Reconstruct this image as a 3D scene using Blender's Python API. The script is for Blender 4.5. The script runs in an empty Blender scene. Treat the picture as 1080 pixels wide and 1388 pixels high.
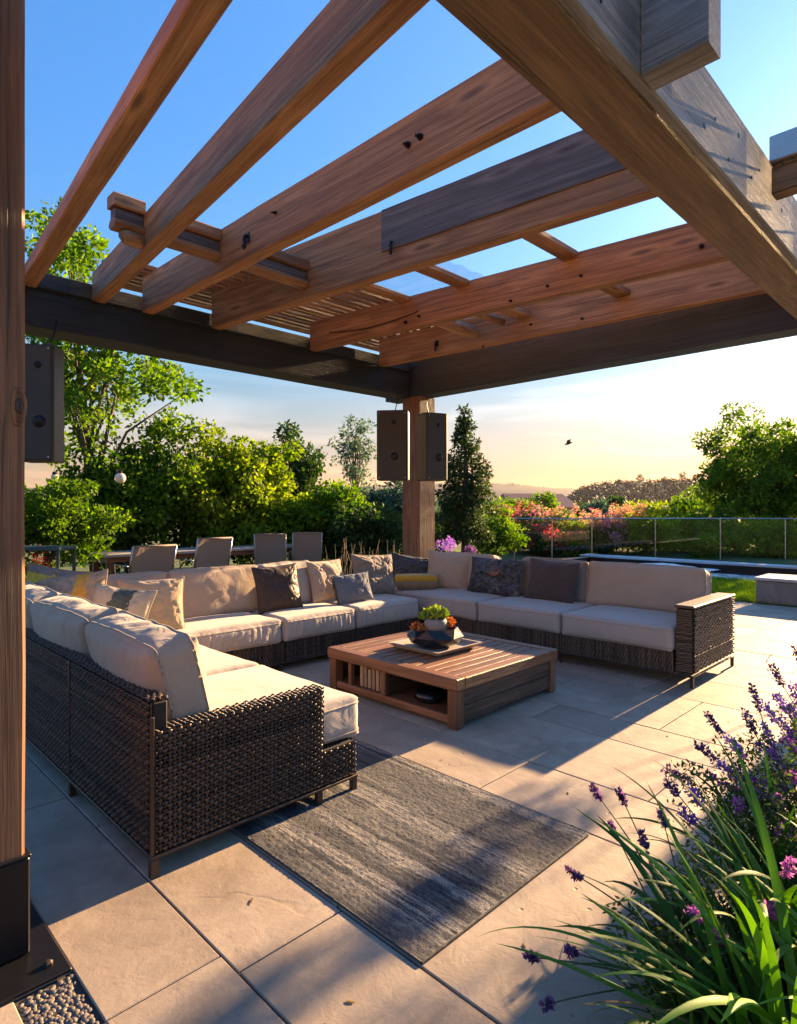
import bpy, math, random
import numpy as np
from mathutils import Vector, Matrix, noise, Euler

F, CX, HY, HC = 828.0, 540.0, 690.0, 1.6       # focal length in px, principal column, horizon row, eye height
S2 = math.sqrt(2)
col = bpy.context.scene.collection
R = math.radians
SUN_EL, SUN_AZ = 16.5, 0.0                      # azimuth measured from +X towards +Y

def at(px, D, z=0.0):
    """point seen in column px at depth D"""
    L = (px-CX)/F*D
    return Vector(((D+L)/S2, (D-L)/S2, z))

def zat(py, D):
    return HC-(py-HY)/F*D

# ------------------------------------------------------------------ objects
def tag(o, label=None, cat=None, group=None, kind=None):
    if label: o['label'] = label
    if cat: o['category'] = cat
    if group: o['group'] = group
    if kind: o['kind'] = kind
    return o

def empty(name, loc=(0,0,0), rz=0.0, label=None, cat=None, group=None):
    o = bpy.data.objects.new(name, None); col.objects.link(o)
    o.empty_display_size = .1
    o.location = loc; o.rotation_euler = (0,0,rz)
    return tag(o, label, cat, group)

def wmat(o):
    m = Matrix.LocRotScale(o.location, o.rotation_euler, o.scale)
    return wmat(o.parent) @ m if o.parent else m

class MB:
    def __init__(s): s.v = []; s.f = []; s.n = 0
    def add(s, v, f):
        v = np.asarray(v, float)
        s.v.append(v); s.f.append(np.asarray(f, int)+s.n) if not isinstance(f, list) else s.f.append([tuple(i+s.n for i in q) for q in f])
        s.n += len(v); return s
    def box(s, a, b, bev=0.0, M=None):
        x0,y0,z0 = (min(a[i],b[i]) for i in range(3)); x1,y1,z1 = (max(a[i],b[i]) for i in range(3))
        if bev <= 0:
            v = [(x,y,z) for x in (x0,x1) for y in (y0,y1) for z in (z0,z1)]
            f = [(0,1,3,2),(4,6,7,5),(0,4,5,1),(2,3,7,6),(0,2,6,4),(1,5,7,3)]
        else:
            c = ((x0+x1)/2,(y0+y1)/2,(z0+z1)/2); h = ((x1-x0)/2,(y1-y0)/2,(z1-z0)/2)
            bev = min(bev, min(h)*.9)
            v = []; idx = {}
            for sx in (-1,1):
                for sy in (-1,1):
                    for sz in (-1,1):
                        for ax in range(3):
                            k = [sx*h[0], sy*h[1], sz*h[2]]
                            for j in range(3):
                                if j != ax: k[j] -= (sx,sy,sz)[j]*bev
                            idx[(sx,sy,sz,ax)] = len(v); v.append((c[0]+k[0],c[1]+k[1],c[2]+k[2]))
            f = []
            for ax in range(3):
                for sg in (-1,1):
                    o1, o2 = [(1,2),(2,0),(0,1)][ax]
                    q = []
                    for (p,r) in ((-1,-1),(1,-1),(1,1),(-1,1)):
                        t = [0,0,0]; t[ax]=sg; t[o1]=p; t[o2]=r; q.append(idx[(*t,ax)])
                    f.append(tuple(q) if sg > 0 else tuple(q[::-1]))
            for ax in range(3):
                o1, o2 = [(1,2),(2,0),(0,1)][ax]
                for p in (-1,1):
                    for r in (-1,1):
                        t0=[0,0,0]; t0[ax]=-1; t0[o1]=p; t0[o2]=r; t1=list(t0); t1[ax]=1
                        q = (idx[(*t0,o1)],idx[(*t1,o1)],idx[(*t1,o2)],idx[(*t0,o2)])
                        f.append(q if p*r < 0 else q[::-1])
            for sx in (-1,1):
                for sy in (-1,1):
                    for sz in (-1,1):
                        q = tuple(idx[(sx,sy,sz,a_)] for a_ in range(3))
                        f.append(q if sx*sy*sz > 0 else q[::-1])
        v = np.array(v, float)
        if M is not None:
            v = np.array([tuple(M @ Vector(p)) for p in v])
        return s.add(v, [tuple(q) for q in f])
    def tube(s, pts, r, n=8, cap=True):
        P = np.array([tuple(p) for p in pts], float); m = len(P)
        r = np.full(m, r, float) if np.isscalar(r) else np.asarray(r, float)
        T = np.gradient(P, axis=0); T /= np.linalg.norm(T, axis=1)[:,None]+1e-12
        up = np.array([0,0,1.0]) if abs(T[0][2]) < .9 else np.array([1.0,0,0])
        A = np.cross(T, up); 
        bad = np.linalg.norm(A,axis=1) < .05
        A[bad] = np.cross(T[bad], np.array([0.3,1,0.1]))
        A /= np.linalg.norm(A,axis=1)[:,None]
        B = np.cross(T, A)
        an = np.linspace(0, 2*math.pi, n, endpoint=False)
        V = P[:,None,:] + r[:,None,None]*(np.cos(an)[None,:,None]*A[:,None,:]+np.sin(an)[None,:,None]*B[:,None,:])
        V = V.reshape(-1,3)
        f = []
        for i in range(m-1):
            for j in range(n):
                k = (j+1)%n
                f.append((i*n+j, i*n+k, (i+1)*n+k, (i+1)*n+j))
        if cap:
            f.append(tuple(range(n))[::-1]); f.append(tuple((m-1)*n+j for j in range(n)))
        return s.add(V, f)
    def tube6(s, a, b, r):
        a = np.asarray(a, float); b = np.asarray(b, float); T = (b-a)/np.linalg.norm(b-a); A = np.cross(T, [.3,.5,.81]); A /= np.linalg.norm(A); B = np.cross(T, A)
        an = np.linspace(0, 2*math.pi, 6, endpoint=False); ring = r*(np.cos(an)[:,None]*A+np.sin(an)[:,None]*B); j = np.arange(6); k = (j+1)%6
        return s.add(np.concatenate([a+ring, b+ring]), np.stack([j,k,k+6,j+6],-1))
    def lathe(s, prof, n=24, c=(0,0,0), wob=None):
        m = len(prof); V = []; f = []
        for (r_, z_) in prof:
            for j in range(n):
                a = 2*math.pi*j/n; k = 1 if wob is None else wob(a, z_)
                V.append((c[0]+r_*k*math.cos(a), c[1]+r_*k*math.sin(a), c[2]+z_))
        for i in range(m-1):
            for j in range(n):
                k = (j+1)%n
                f.append((i*n+j, i*n+k, (i+1)*n+k, (i+1)*n+j))
        f.append(tuple(range(n))[::-1]); f.append(tuple((m-1)*n+j for j in range(n)))
        return s.add(V, f)
    def build(s, name, mat, parent=None, smooth=False, local=False):
        V = np.concatenate(s.v) if s.v else np.zeros((0,3))
        if parent is not None and not local:
            Mi = np.array(wmat(parent).inverted())
            V = V @ Mi[:3,:3].T + Mi[:3,3]
        me = bpy.data.meshes.new(name)
        allnp = all(isinstance(q, np.ndarray) for q in s.f)
        if allnp and s.f:
            Fq = np.concatenate(s.f); k = Fq.shape[1]
            me.vertices.add(len(V)); me.vertices.foreach_set('co', V.astype(np.float32).ravel())
            me.loops.add(Fq.size); me.loops.foreach_set('vertex_index', Fq.astype(np.int32).ravel())
            me.polygons.add(len(Fq)); me.polygons.foreach_set('loop_start', np.arange(0, Fq.size, k, dtype=np.int32))
            me.polygons.foreach_set('loop_total', np.full(len(Fq), k, dtype=np.int32))
            me.update(calc_edges=True)
        else:
            fs = []
            for q in s.f: fs += [tuple(int(x) for x in r_) for r_ in q]
            me.from_pydata([tuple(p) for p in V.tolist()], [], fs); me.update()
        if smooth:
            me.polygons.foreach_set('use_smooth', np.ones(len(me.polygons), dtype=bool))
        me.materials.append(mat)
        o = bpy.data.objects.new(name, me); col.objects.link(o)
        if parent is not None: o.parent = parent
        return o

def copy_tree(o, parent=None):
    c = o.copy(); col.objects.link(c); c.parent = parent
    for ch in [x for x in bpy.data.objects if x.parent == o]: copy_tree(ch, c)
    return c

# ------------------------------------------------------------------ materials
class NT:
    def __init__(s, name):
        s.m = bpy.data.materials.new(name); s.m.use_nodes = True
        s.t = s.m.node_tree; s.t.nodes.clear()
        s.out = s.t.nodes.new('ShaderNodeOutputMaterial')
    def n(s, typ, **k):
        nd = s.t.nodes.new(typ)
        for a, b in k.items():
            if a.startswith('i_'):
                key = a[2:].replace('_',' ')
                nd.inputs[int(key) if key.isdigit() else key].default_value = b
            else: setattr(nd, a, b)
        return nd
    def l(s, a, b): s.t.links.new(a, b)
    def ramp(s, fac, stops, interp='LINEAR'):
        r = s.n('ShaderNodeValToRGB'); r.color_ramp.interpolation = interp
        e = r.color_ramp.elements
        while len(e) < len(stops): e.new(.5)
        for q, (p, c) in zip(e, stops):
            q.position = p; q.color = (*c, 1) if len(c) == 3 else c
        s.l(fac, r.inputs[0]); return r.outputs[0]
    def mix(s, fac, a, b, mode='MIX'):
        m = s.n('ShaderNodeMix', data_type='RGBA', blend_type=mode)
        for sock, v in ((m.inputs[0], fac), (m.inputs[6], a), (m.inputs[7], b)):
            if isinstance(v, (int, float)): sock.default_value = v
            elif isinstance(v, tuple): sock.default_value = (*v, 1) if len(v) == 3 else v
            else: s.l(v, sock)
        return m.outputs[2]
    def math(s, op, a, b=0.0):
        m = s.n('ShaderNodeMath', operation=op)
        for sock, v in ((m.inputs[0], a), (m.inputs[1], b)):
            if isinstance(v, (int, float)): sock.default_value = v
            else: s.l(v, sock)
        return m.outputs[0]
    def noise(s, vec, scale, detail=4, rough=.55, dist=0.0):
        m = s.n('ShaderNodeTexNoise'); m.inputs['Scale'].default_value = scale
        m.inputs['Detail'].default_value = detail; m.inputs['Roughness'].default_value = rough
        m.inputs['Distortion'].default_value = dist
        if vec is not None: s.l(vec, m.inputs['Vector'])
        return m.outputs['Fac']
    def coords(s, kind='Object', scale=(1,1,1), rand=True):
        tc = s.n('ShaderNodeTexCoord'); v = tc.outputs[kind]
        if rand:
            oi = s.n('ShaderNodeObjectInfo')
            ad = s.n('ShaderNodeVectorMath', operation='ADD'); sc = s.n('ShaderNodeVectorMath', operation='SCALE')
            cb = s.n('ShaderNodeCombineXYZ'); 
            s.l(oi.outputs['Random'], cb.inputs[0]); s.l(oi.outputs['Random'], cb.inputs[1]); s.l(oi.outputs['Random'], cb.inputs[2])
            s.l(cb.outputs[0], sc.inputs[0]); sc.inputs['Scale'].default_value = 37.0
            s.l(v, ad.inputs[0]); s.l(sc.outputs[0], ad.inputs[1]); v = ad.outputs[0]
        mp = s.n('ShaderNodeMapping'); mp.inputs['Scale'].default_value = scale
        s.l(v, mp.inputs['Vector']); return mp.outputs[0]
    def bump(s, h, strength=.3, dist=.01, nrm=None):
        b = s.n('ShaderNodeBump'); b.inputs['Strength'].default_value = strength; b.inputs['Distance'].default_value = dist
        s.l(h, b.inputs['Height'])
        if nrm is not None: s.l(nrm, b.inputs['Normal'])
        return b.outputs[0]
    def bsdf(s, color, rough=.6, nrm=None, **k):
        b = s.n('ShaderNodeBsdfPrincipled')
        for sock, v in (('Base Color', color), ('Roughness', rough)):
            if isinstance(v, tuple): b.inputs[sock].default_value = (*v, 1)
            elif isinstance(v, (int, float)): b.inputs[sock].default_value = v
            else: s.l(v, b.inputs[sock])
        if nrm is not None: s.l(nrm, b.inputs['Normal'])
        for a, v in k.items(): b.inputs[a.replace('_', ' ')].default_value = v
        s.l(b.outputs[0], s.out.inputs[0]); return b

def m_wood(name, dark, mid, light, axis='x', rough=.6, wear=0.0, knots=True, grain=1.0):
    t = NT(name)
    a = {'x':(1,1,1), 'y':(1,1,1), 'z':(1,1,1)}
    st = {'x':(.9,11,11), 'y':(11,.9,11), 'z':(11,11,.9)}[axis]
    fi = {'x':(3,130,130), 'y':(130,3,130), 'z':(130,130,3)}[axis]
    kn = {'x':(1.1,5,5), 'y':(5,1.1,5), 'z':(5,5,1.1)}[axis]
    c1 = t.coords('Object', st); c2 = t.coords('Object', fi)
    big = t.noise(c1, 1.0, 5, .6, 1.3)
    fine = t.noise(c2, 1.0, 3, .6, .3)
    base = t.ramp(big, [(.25, dark), (.5, mid), (.75, light)])
    mg = t.noise(t.coords('Object', {'x':(1.1,45,45),'y':(45,1.1,45),'z':(45,45,1.1)}[axis]), 1.0, 4, .7, .5)
    base = t.mix(t.ramp(mg, [(.42,(0,0,0)),(.62,(.62,.62,.62))]), base, tuple(x*.62 for x in dark))
    base = t.mix(t.math('MULTIPLY', fine, .55*grain), base, tuple(x*.45 for x in dark), 'MIX')
    # long drying cracks
    ck = t.noise(t.coords('Object', {'x':(.5,34,34),'y':(34,.5,34),'z':(34,34,.5)}[axis]), 1.0, 2, .5, .8)
    crack = t.ramp(ck, [(.0,(0,0,0)),(.695,(0,0,0)),(.715,(1,1,1))])
    base = t.mix(t.math('MULTIPLY', crack, .7), base, tuple(x*.3 for x in dark))
    h = t.math('ADD', t.math('MULTIPLY', fine, .6), t.math('MULTIPLY', big, .5))
    h = t.math('SUBTRACT', t.math('SUBTRACT', h, crack), t.math('MULTIPLY', mg, .8))
    if knots:
        vo = t.n('ShaderNodeTexVoronoi'); vo.inputs['Scale'].default_value = 1.0
        t.l(t.coords('Object', kn), vo.inputs['Vector'])
        kf = t.ramp(vo.outputs['Distance'], [(0,(1,1,1)),(.07,(1,1,1)),(.16,(0,0,0))])
        base = t.mix(t.math('MULTIPLY', kf, .8), base, tuple(x*.28 for x in dark))
        kr = t.ramp(vo.outputs['Distance'], [(0,(0,0,0)),(.16,(.9,.9,.9)),(.3,(0,0,0))])
        base = t.mix(t.math('MULTIPLY', kr, .35), base, light)
    if wear:
        w = t.ramp(t.noise(t.coords('Object', (2,2,2)), 1.4, 5, .65), [(.45,(0,0,0)),(.7,(1,1,1))])
        base = t.mix(t.math('MULTIPLY', w, wear), base, (.30,.29,.29))
    oi = t.n('ShaderNodeObjectInfo')
    hs = t.n('ShaderNodeHueSaturation'); t.l(base, hs.inputs['Color'])
    t.l(t.math('ADD', t.math('MULTIPLY', oi.outputs['Random'], .4), .8), hs.inputs['Value'])
    rr = t.math('ADD', t.math('MULTIPLY', fine, .3), rough-.15)
    t.bsdf(hs.outputs[0], rr, t.bump(h, .7, .008))
    return t.m

def m_fabric(name, c, c2=None, rough=.9, weave=260, wrinkle=.25, sheen=.25, mott=.18):
    t = NT(name); c2 = c2 or tuple(x*.8 for x in c)
    v = t.coords('Object', (1,1,1)); 
    w = t.n('ShaderNodeTexChecker'); w.inputs['Scale'].default_value = weave; t.l(v, w.inputs['Vector'])
    big = t.noise(v, 3.5, 5, .6, .4)
    basec = t.mix(t.ramp(big, [(.3,(0,0,0)),(.75,(1,1,1))]), c, c2)
    fib = t.noise(v, 190, 2, .6)
    basec = t.mix(t.math('MULTIPLY', fib, mott), basec, tuple(x*.35 for x in c))
    wr = t.noise(v, 7, 4, .5, 1.6)
    h = t.math('ADD', t.math('MULTIPLY', wr, 1.0), t.math('MULTIPLY', fib, .10))
    b = t.bsdf(basec, rough, t.bump(h, wrinkle, .03))
    b.inputs['Sheen Weight'].default_value = sheen; b.inputs['Sheen Roughness'].default_value = .5
    b.inputs['Specular IOR Level'].default_value = .25
    return t.m

def m_leaf(name, dark, light, var=.5, trans=.5, rough=.6, spec=.15, scale=1.2, tip=None):
    t = NT(name)
    g = t.n('ShaderNodeNewGeometry'); v = t.coords('Object', (1,1,1))
    n1 = t.noise(v, scale, 3, .6)
    f = t.math('ADD', t.math('MULTIPLY', g.outputs['Random Per Island'], var), t.math('MULTIPLY', t.math('SUBTRACT', n1, .5), 1.6))
    c = t.ramp(f, [(0, dark), (.65, light), (1, tip or tuple(x*1.2 for x in light))])
    b = t.bsdf(c, rough); b.inputs['Specular IOR Level'].default_value = .3
    tr = t.n('ShaderNodeBsdfTranslucent'); b.inputs['Specular IOR Level'].default_value = spec; hs = t.n('ShaderNodeHueSaturation'); hs.inputs['Saturation'].default_value = 1.25
    hs.inputs['Value'].default_value = 1.7; t.l(c, hs.inputs['Color']); t.l(hs.outputs[0], tr.inputs[0])
    mx = t.n('ShaderNodeMixShader'); mx.inputs[0].default_value = trans
    t.l(b.outputs[0], mx.inputs[1]); t.l(tr.outputs[0], mx.inputs[2]); t.l(mx.outputs[0], t.out.inputs[0])
    return t.m

def m_plain(name, c, rough=.5, metallic=0.0, nscale=20, namp=.25, bump=.1, spec=.5):
    t = NT(name); v = t.coords('Object')
    n_ = t.noise(v, nscale, 5, .6)
    cc = t.mix(t.math('MULTIPLY', n_, namp*2), c, tuple(x*.45 for x in c))
    b = t.bsdf(cc, t.math('ADD', t.math('MULTIPLY', n_, .3), rough-.15), t.bump(n_, bump, .004))
    b.inputs['Metallic'].default_value = metallic; b.inputs['Specular IOR Level'].default_value = spec
    return t.m

def m_wicker(name, dark, light, rough=.42):
    t = NT(name); g = t.n('ShaderNodeNewGeometry'); v = t.coords('Object')
    n1 = t.noise(v, 35, 3, .6)
    f = t.math('ADD', t.math('MULTIPLY', g.outputs['Random Per Island'], .5), t.math('MULTIPLY', n1, .5))
    c = t.ramp(f, [(.25, dark), (.75, light)])
    n2 = t.noise(v, 320, 2, .6)
    t.bsdf(c, rough, t.bump(n2, .35, .002))
    return t.m

def m_stone(name, a, b, c, spots=True, rough=.75, sc=1.0):
    t = NT(name); v = t.coords('Object', (1,1,1), rand=False)
    g = t.n('ShaderNodeNewGeometry')
    off = t.n('ShaderNodeVectorMath', operation='ADD'); cb = t.n('ShaderNodeCombineXYZ')
    rp = t.math('MULTIPLY', g.outputs['Random Per Island'], 53.0)
    t.l(rp, cb.inputs[0]); t.l(rp, cb.inputs[2]); t.l(v, off.inputs[0]); t.l(cb.outputs[0], off.inputs[1]); vv = off.outputs[0]
    n1 = t.noise(vv, 1.7*sc, 6, .62, .9); n2 = t.noise(vv, 9*sc, 5, .65, .6); n3 = t.noise(vv, 70*sc, 3, .7)
    base = t.ramp(n1, [(.3, a), (.5, b), (.72, c)])
    base = t.mix(t.ramp(n2, [(.35,(0,0,0)),(.75,(.5,.5,.5))]), base, a)
    base = t.mix(t.math('MULTIPLY', n3, .35), base, tuple(x*.55 for x in a))
    st_ = t.ramp(t.noise(v, 1.3, 6, .7, .4), [(.5,(0,0,0)),(.66,(.55,.55,.55))]); base = t.mix(st_, base, tuple(x*.62 for x in a))
    # per-slab tone
    hs = t.n('ShaderNodeHueSaturation'); t.l(base, hs.inputs['Color'])
    t.l(t.math('ADD', t.math('MULTIPLY', g.outputs['Random Per Island'], .34), .85), hs.inputs['Value'])
    base = hs.outputs[0]
    # veins (thin ridged lines) and small chips
    vn = t.noise(vv, .7*sc, 4, .5, .5)
    ve = t.ramp(vn, [(0,(0,0,0)),(.492,(0,0,0)),(.5,(1,1,1)),(.508,(0,0,0))])
    gate = t.ramp(t.noise(vv, 2.3, 2, .5), [(.5,(0,0,0)),(.62,(1,1,1))])
    ve = t.math('MULTIPLY', ve, gate)
    base = t.mix(t.math('MULTIPLY', ve, .25), base, tuple(x*.35 for x in a))
    h = t.math('ADD', t.math('MULTIPLY', n2, .9), t.math('MULTIPLY', n3, .22))
    h = t.math('SUBTRACT', h, t.math('MULTIPLY', ve, .25))
    if spots:
        vo = t.n('ShaderNodeTexVoronoi'); vo.inputs['Scale'].default_value = 6.5*sc; vo.inputs['Randomness'].default_value = 1
        t.l(vv, vo.inputs['Vector'])
        sp = t.ramp(t.math('ADD', vo.outputs['Distance'], t.math('MULTIPLY', n3, .1)), [(0,(1,1,1)),(.085,(1,1,1)),(.12,(0,0,0))])
        base = t.mix(t.math('MULTIPLY', sp, .6), base, tuple(x*.3 for x in a))
        h = t.math('SUBTRACT', h, sp)
    t.bsdf(base, t.math('ADD', t.math('MULTIPLY', n2, .3), rough-.2), t.bump(h, .6, .006))
    return t.m

M = {}
M['cedar'] = m_wood('cedar', (.20,.09,.036), (.43,.205,.085), (.60,.33,.15), grain=1.25)
M['cedar_post'] = m_wood('cedar_post', (.12,.050,.024), (.26,.115,.055), (.38,.18,.09), axis='z')
M['cedar_grey'] = m_wood('weathered_cedar', (.13,.12,.12), (.27,.255,.26), (.42,.40,.40), wear=.3)
M['beam_brown'] = m_wood('beam_brown', (.13,.068,.035), (.25,.145,.078), (.36,.225,.12))
M['stain'] = m_wood('charcoal_stained_wood', (.009,.012,.018), (.017,.021,.029), (.030,.036,.047), grain=.6)
M['stain_blue'] = m_wood('slate_stained_wood', (.012,.021,.034), (.024,.038,.058), (.04,.06,.085), grain=.6)
M['stain_face'] = m_wood('grey_brown_stained_wood', (.085,.068,.070), (.16,.13,.13), (.25,.20,.195), grain=1)
M['teak_x'] = m_wood('teak_boards', (.16,.065,.03), (.30,.13,.06), (.42,.21,.11), knots=False, rough=.5)
M['teak_y'] = m_wood('teak_rails', (.16,.065,.03), (.28,.12,.055), (.38,.19,.10), axis='y', knots=False, rough=.5)
M['teak_z'] = m_wood('teak_legs', (.15,.065,.03), (.27,.12,.055), (.36,.18,.09), axis='z', knots=False, rough=.5)
M['teak_dark'] = m_wood('dark_plank', (.035,.025,.02), (.10,.06,.04), (.24,.13,.07), rough=.55)
M['beige'] = m_fabric('beige_cushion_fabric', (.42,.325,.245), (.36,.275,.205))
M['seat'] = m_fabric('pale_seat_fabric', (.43,.375,.33), (.38,.33,.29), wrinkle=.18)
M['beige2'] = m_fabric('sand_pillow_fabric', (.44,.34,.23), (.36,.27,.18), wrinkle=.35)
M['greige'] = m_fabric('greige_pillow_fabric', (.25,.205,.17), (.20,.165,.135), wrinkle=.45)
M['brownp'] = m_fabric('dark_brown_leather', (.055,.035,.026), (.04,.026,.02), rough=.5, sheen=.1, wrinkle=.4)
M['taupe'] = m_fabric('dark_taupe_fabric', (.075,.055,.05), (.06,.044,.04), wrinkle=.2)
M['slate'] = m_fabric('slate_blue_fabric', (.13,.15,.18), (.10,.12,.15))
M['lime'] = m_fabric('lime_fabric', (.30,.42,.05), (.2,.33,.04))
M['piping'] = m_fabric('piping_cord', (.42,.35,.27))
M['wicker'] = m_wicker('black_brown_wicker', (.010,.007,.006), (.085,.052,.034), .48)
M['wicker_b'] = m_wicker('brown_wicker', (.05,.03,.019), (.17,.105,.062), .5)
M['wick_back'] = m_plain('wicker_backing', (.010,.008,.007), .8)
M['frame'] = m_plain('bronze_metal', (.06,.038,.026), .45, .3)
M['black_metal'] = m_plain('black_metal', (.02,.02,.023), .4, .6, 8, .3)
M['speaker'] = m_plain('speaker_case', (.030,.026,.024), .5, 0, 90, .3, .25)
M['black_glaze'] = m_plain('black_glaze', (.012,.013,.018), .22, 0, 6, .3, .05)
M['patio'] = m_stone('limestone_paving', (.26,.205,.155), (.37,.30,.23), (.46,.385,.30))
M['grout'] = m_plain('grout', (.06,.052,.046), .9, 0, 60, .4, .4)
M['pebble'] = m_plain('pebble', (.20,.165,.135), .6, 0, 14, .6, .3)
M['block'] = m_stone('grey_stone', (.17,.16,.155), (.23,.22,.21), (.31,.29,.28), sc=1.5)
M['coping'] = m_stone('pale_coping', (.45,.46,.48), (.55,.56,.58), (.62,.63,.65), spots=False)
M['soil'] = m_plain('mulch', (.05,.032,.02), .95, 0, 40, .6, .9)
M['steel'] = m_plain('brushed_steel', (.45,.42,.40), .3, .8, 30, .15)
M['sling'] = m_fabric('grey_sling_mesh', (.30,.23,.185), (.26,.20,.16), mott=.3)
M['sling_pale'] = m_plain('pale_chair_frame', (.5,.42,.33), .4, .2)
M['bark'] = m_plain('bark', (.11,.08,.055), .9, 0, 14, .5, .6)
M['twig'] = m_plain('dry_stem', (.14,.085,.05), .8, 0, 20, .4, .2)
M['leaf_tree'] = m_leaf('light_tree_leaves', (.05,.11,.015), (.17,.27,.035), tip=(.28,.33,.05))
M['leaf_hedge'] = m_leaf('hedge_leaves', (.030,.075,.010), (.15,.25,.018), tip=(.34,.38,.03))
M['leaf_yellow'] = m_leaf('golden_hedge_leaves', (.07,.13,.010), (.24,.31,.018), tip=(.42,.42,.03))
M['leaf_dark'] = m_leaf('dark_leaves', (.016,.04,.012), (.055,.10,.022), trans=.35)
M['leaf_grey'] = m_leaf('grey_green_leaves', (.04,.075,.05), (.11,.16,.10), trans=.4)
M['leaf_con'] = m_leaf('conifer_needles', (.02,.04,.015), (.07,.10,.03), trans=.3)
M['leaf_rose'] = m_leaf('rose_leaves', (.16,.07,.05), (.42,.20,.14), tip=(.5,.3,.2))
M['leaf_pink'] = m_leaf('pink_blossom', (.34,.13,.17), (.55,.28,.31), tip=(.65,.45,.45))
M['leaf_orange'] = m_leaf('orange_blossom', (.36,.20,.13), (.54,.36,.24), tip=(.62,.48,.36))
M['leaf_red'] = m_leaf('red_blossom', (.26,.05,.06), (.42,.14,.14))
M['leaf_purple'] = m_leaf('purple_blossom', (.22,.12,.38), (.48,.30,.66), tip=(.68,.5,.8))
M['leaf_mauve'] = m_leaf('mauve_blossom', (.28,.10,.28), (.60,.30,.58), tip=(.75,.5,.7))
M['leaf_dusk'] = m_leaf('dusky_blossom', (.09,.05,.12), (.24,.14,.30), tip=(.4,.28,.48))
M['leaf_salvia'] = m_leaf('small_herb_leaves', (.03,.05,.02), (.10,.14,.04))
M['strap'] = m_leaf('strap_leaves', (.035,.10,.015), (.13,.28,.03), trans=.25, rough=.55, spec=.15, scale=.8, tip=(.15,.28,.03))
M['straw'] = m_leaf('straw_blades', (.16,.10,.04), (.36,.26,.12), trans=.3)
M['succ'] = m_leaf('succulent_leaves', (.13,.24,.04), (.38,.42,.07), trans=.35, scale=8, tip=(.6,.5,.12))
M['succ_red'] = m_leaf('red_succulent_leaves', (.30,.12,.05), (.55,.27,.10), trans=.35)
M['white'] = m_fabric('glare_white', (.85,.85,.85), wrinkle=.5)  # white colour stands for bright glare on the pool water
M['yellow'] = m_plain('yellow_plastic', (.62,.50,.04), .4)

# ------------------------------------------------------------------ world, sun, camera
sc = bpy.context.scene
w = bpy.data.worlds.new('World'); sc.world = w; w.use_nodes = True
nt = w.node_tree; nt.nodes.clear()
out = nt.nodes.new('ShaderNodeOutputWorld'); bg = nt.nodes.new('ShaderNodeBackground')
sky = nt.nodes.new('ShaderNodeTexSky'); sky.sky_type = 'NISHITA'; sky.sun_disc = False
sky.sun_elevation = R(SUN_EL); sky.sun_rotation = R(90-SUN_AZ)
sky.altitude = 100; sky.air_density = 1.0; sky.dust_density = 1.6; sky.ozone_density = 2.2
tc = nt.nodes.new('ShaderNodeTexCoord')
sep = nt.nodes.new('ShaderNodeSeparateXYZ'); nt.links.new(tc.outputs['Generated'], sep.inputs[0])
# thin streaks of high cloud low over the horizon
mp = nt.nodes.new('ShaderNodeMapping'); mp.inputs['Scale'].default_value = (2.2, 2.2, 16)
mp.inputs['Rotation'].default_value = (R(5), R(4), 0)
nt.links.new(tc.outputs['Generated'], mp.inputs['Vector'])
cn = nt.nodes.new('ShaderNodeTexNoise'); cn.inputs['Scale'].default_value = 1.35; cn.inputs['Detail'].default_value = 7; cn.inputs['Roughness'].default_value = .55; cn.inputs['Distortion'].default_value = .6
nt.links.new(mp.outputs[0], cn.inputs['Vector'])
cr = nt.nodes.new('ShaderNodeValToRGB'); cr.color_ramp.elements[0].position = .47; cr.color_ramp.elements[1].position = .66
nt.links.new(cn.outputs['Fac'], cr.inputs[0])
zr = nt.nodes.new('ShaderNodeValToRGB')
e = zr.color_ramp.elements; e[0].position = 0; e[0].color = (.7,.7,.7,1); e[1].position = .3; e[1].color = (0,0,0,1)
k = e.new(.13); k.color = (.6,.6,.6,1)
nt.links.new(sep.outputs[2], zr.inputs[0])
mu = nt.nodes.new('ShaderNodeMath'); mu.operation = 'MULTIPLY'; nt.links.new(cr.outputs[0], mu.inputs[0]); nt.links.new(zr.outputs[0], mu.inputs[1])
hs = nt.nodes.new('ShaderNodeHueSaturation'); hs.inputs['Saturation'].default_value = 1.15
gmn = nt.nodes.new('ShaderNodeGamma'); gmn.inputs[1].default_value = .58
nt.links.new(sky.outputs[0], gmn.inputs[0])
# warm evening air close to the horizon
hr = nt.nodes.new('ShaderNodeValToRGB'); e = hr.color_ramp.elements
e[0].position = 0.0; e[0].color = (.62,.40,.31,1); e[1].position = .5; e[1].color = (.36,.55,.83,1)
for p_, c_ in ((.06,(.52,.37,.30)),(.13,(.42,.38,.36)),(.21,(.34,.43,.49)),(.32,(.37,.55,.74))):
    k = e.new(p_); k.color = (*c_,1)
nt.links.new(sep.outputs[2], hr.inputs[0])
wm = nt.nodes.new('ShaderNodeMix'); wm.data_type = 'RGBA'; wm.blend_type = 'MULTIPLY'; wm.inputs[0].default_value = 1
nt.links.new(gmn.outputs[0], wm.inputs[6]); nt.links.new(hr.outputs[0], wm.inputs[7])
nt.links.new(wm.outputs[2], hs.inputs['Color'])
cm = nt.nodes.new('ShaderNodeMix'); cm.data_type = 'RGBA'; cm.blend_type = 'MULTIPLY'
nt.links.new(mu.outputs[0], cm.inputs[0]); tm_ = nt.nodes.new('ShaderNodeMix'); tm_.data_type = 'RGBA'; tm_.blend_type = 'MULTIPLY'; tm_.inputs[0].default_value = 1; tm_.inputs[7].default_value = (1.0,1.0,1.0,1)
nt.links.new(hs.outputs[0], tm_.inputs[6]); nt.links.new(tm_.outputs[2], cm.inputs[6]); cm.inputs[7].default_value = (1.9,1.6,1.45,1)
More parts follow.
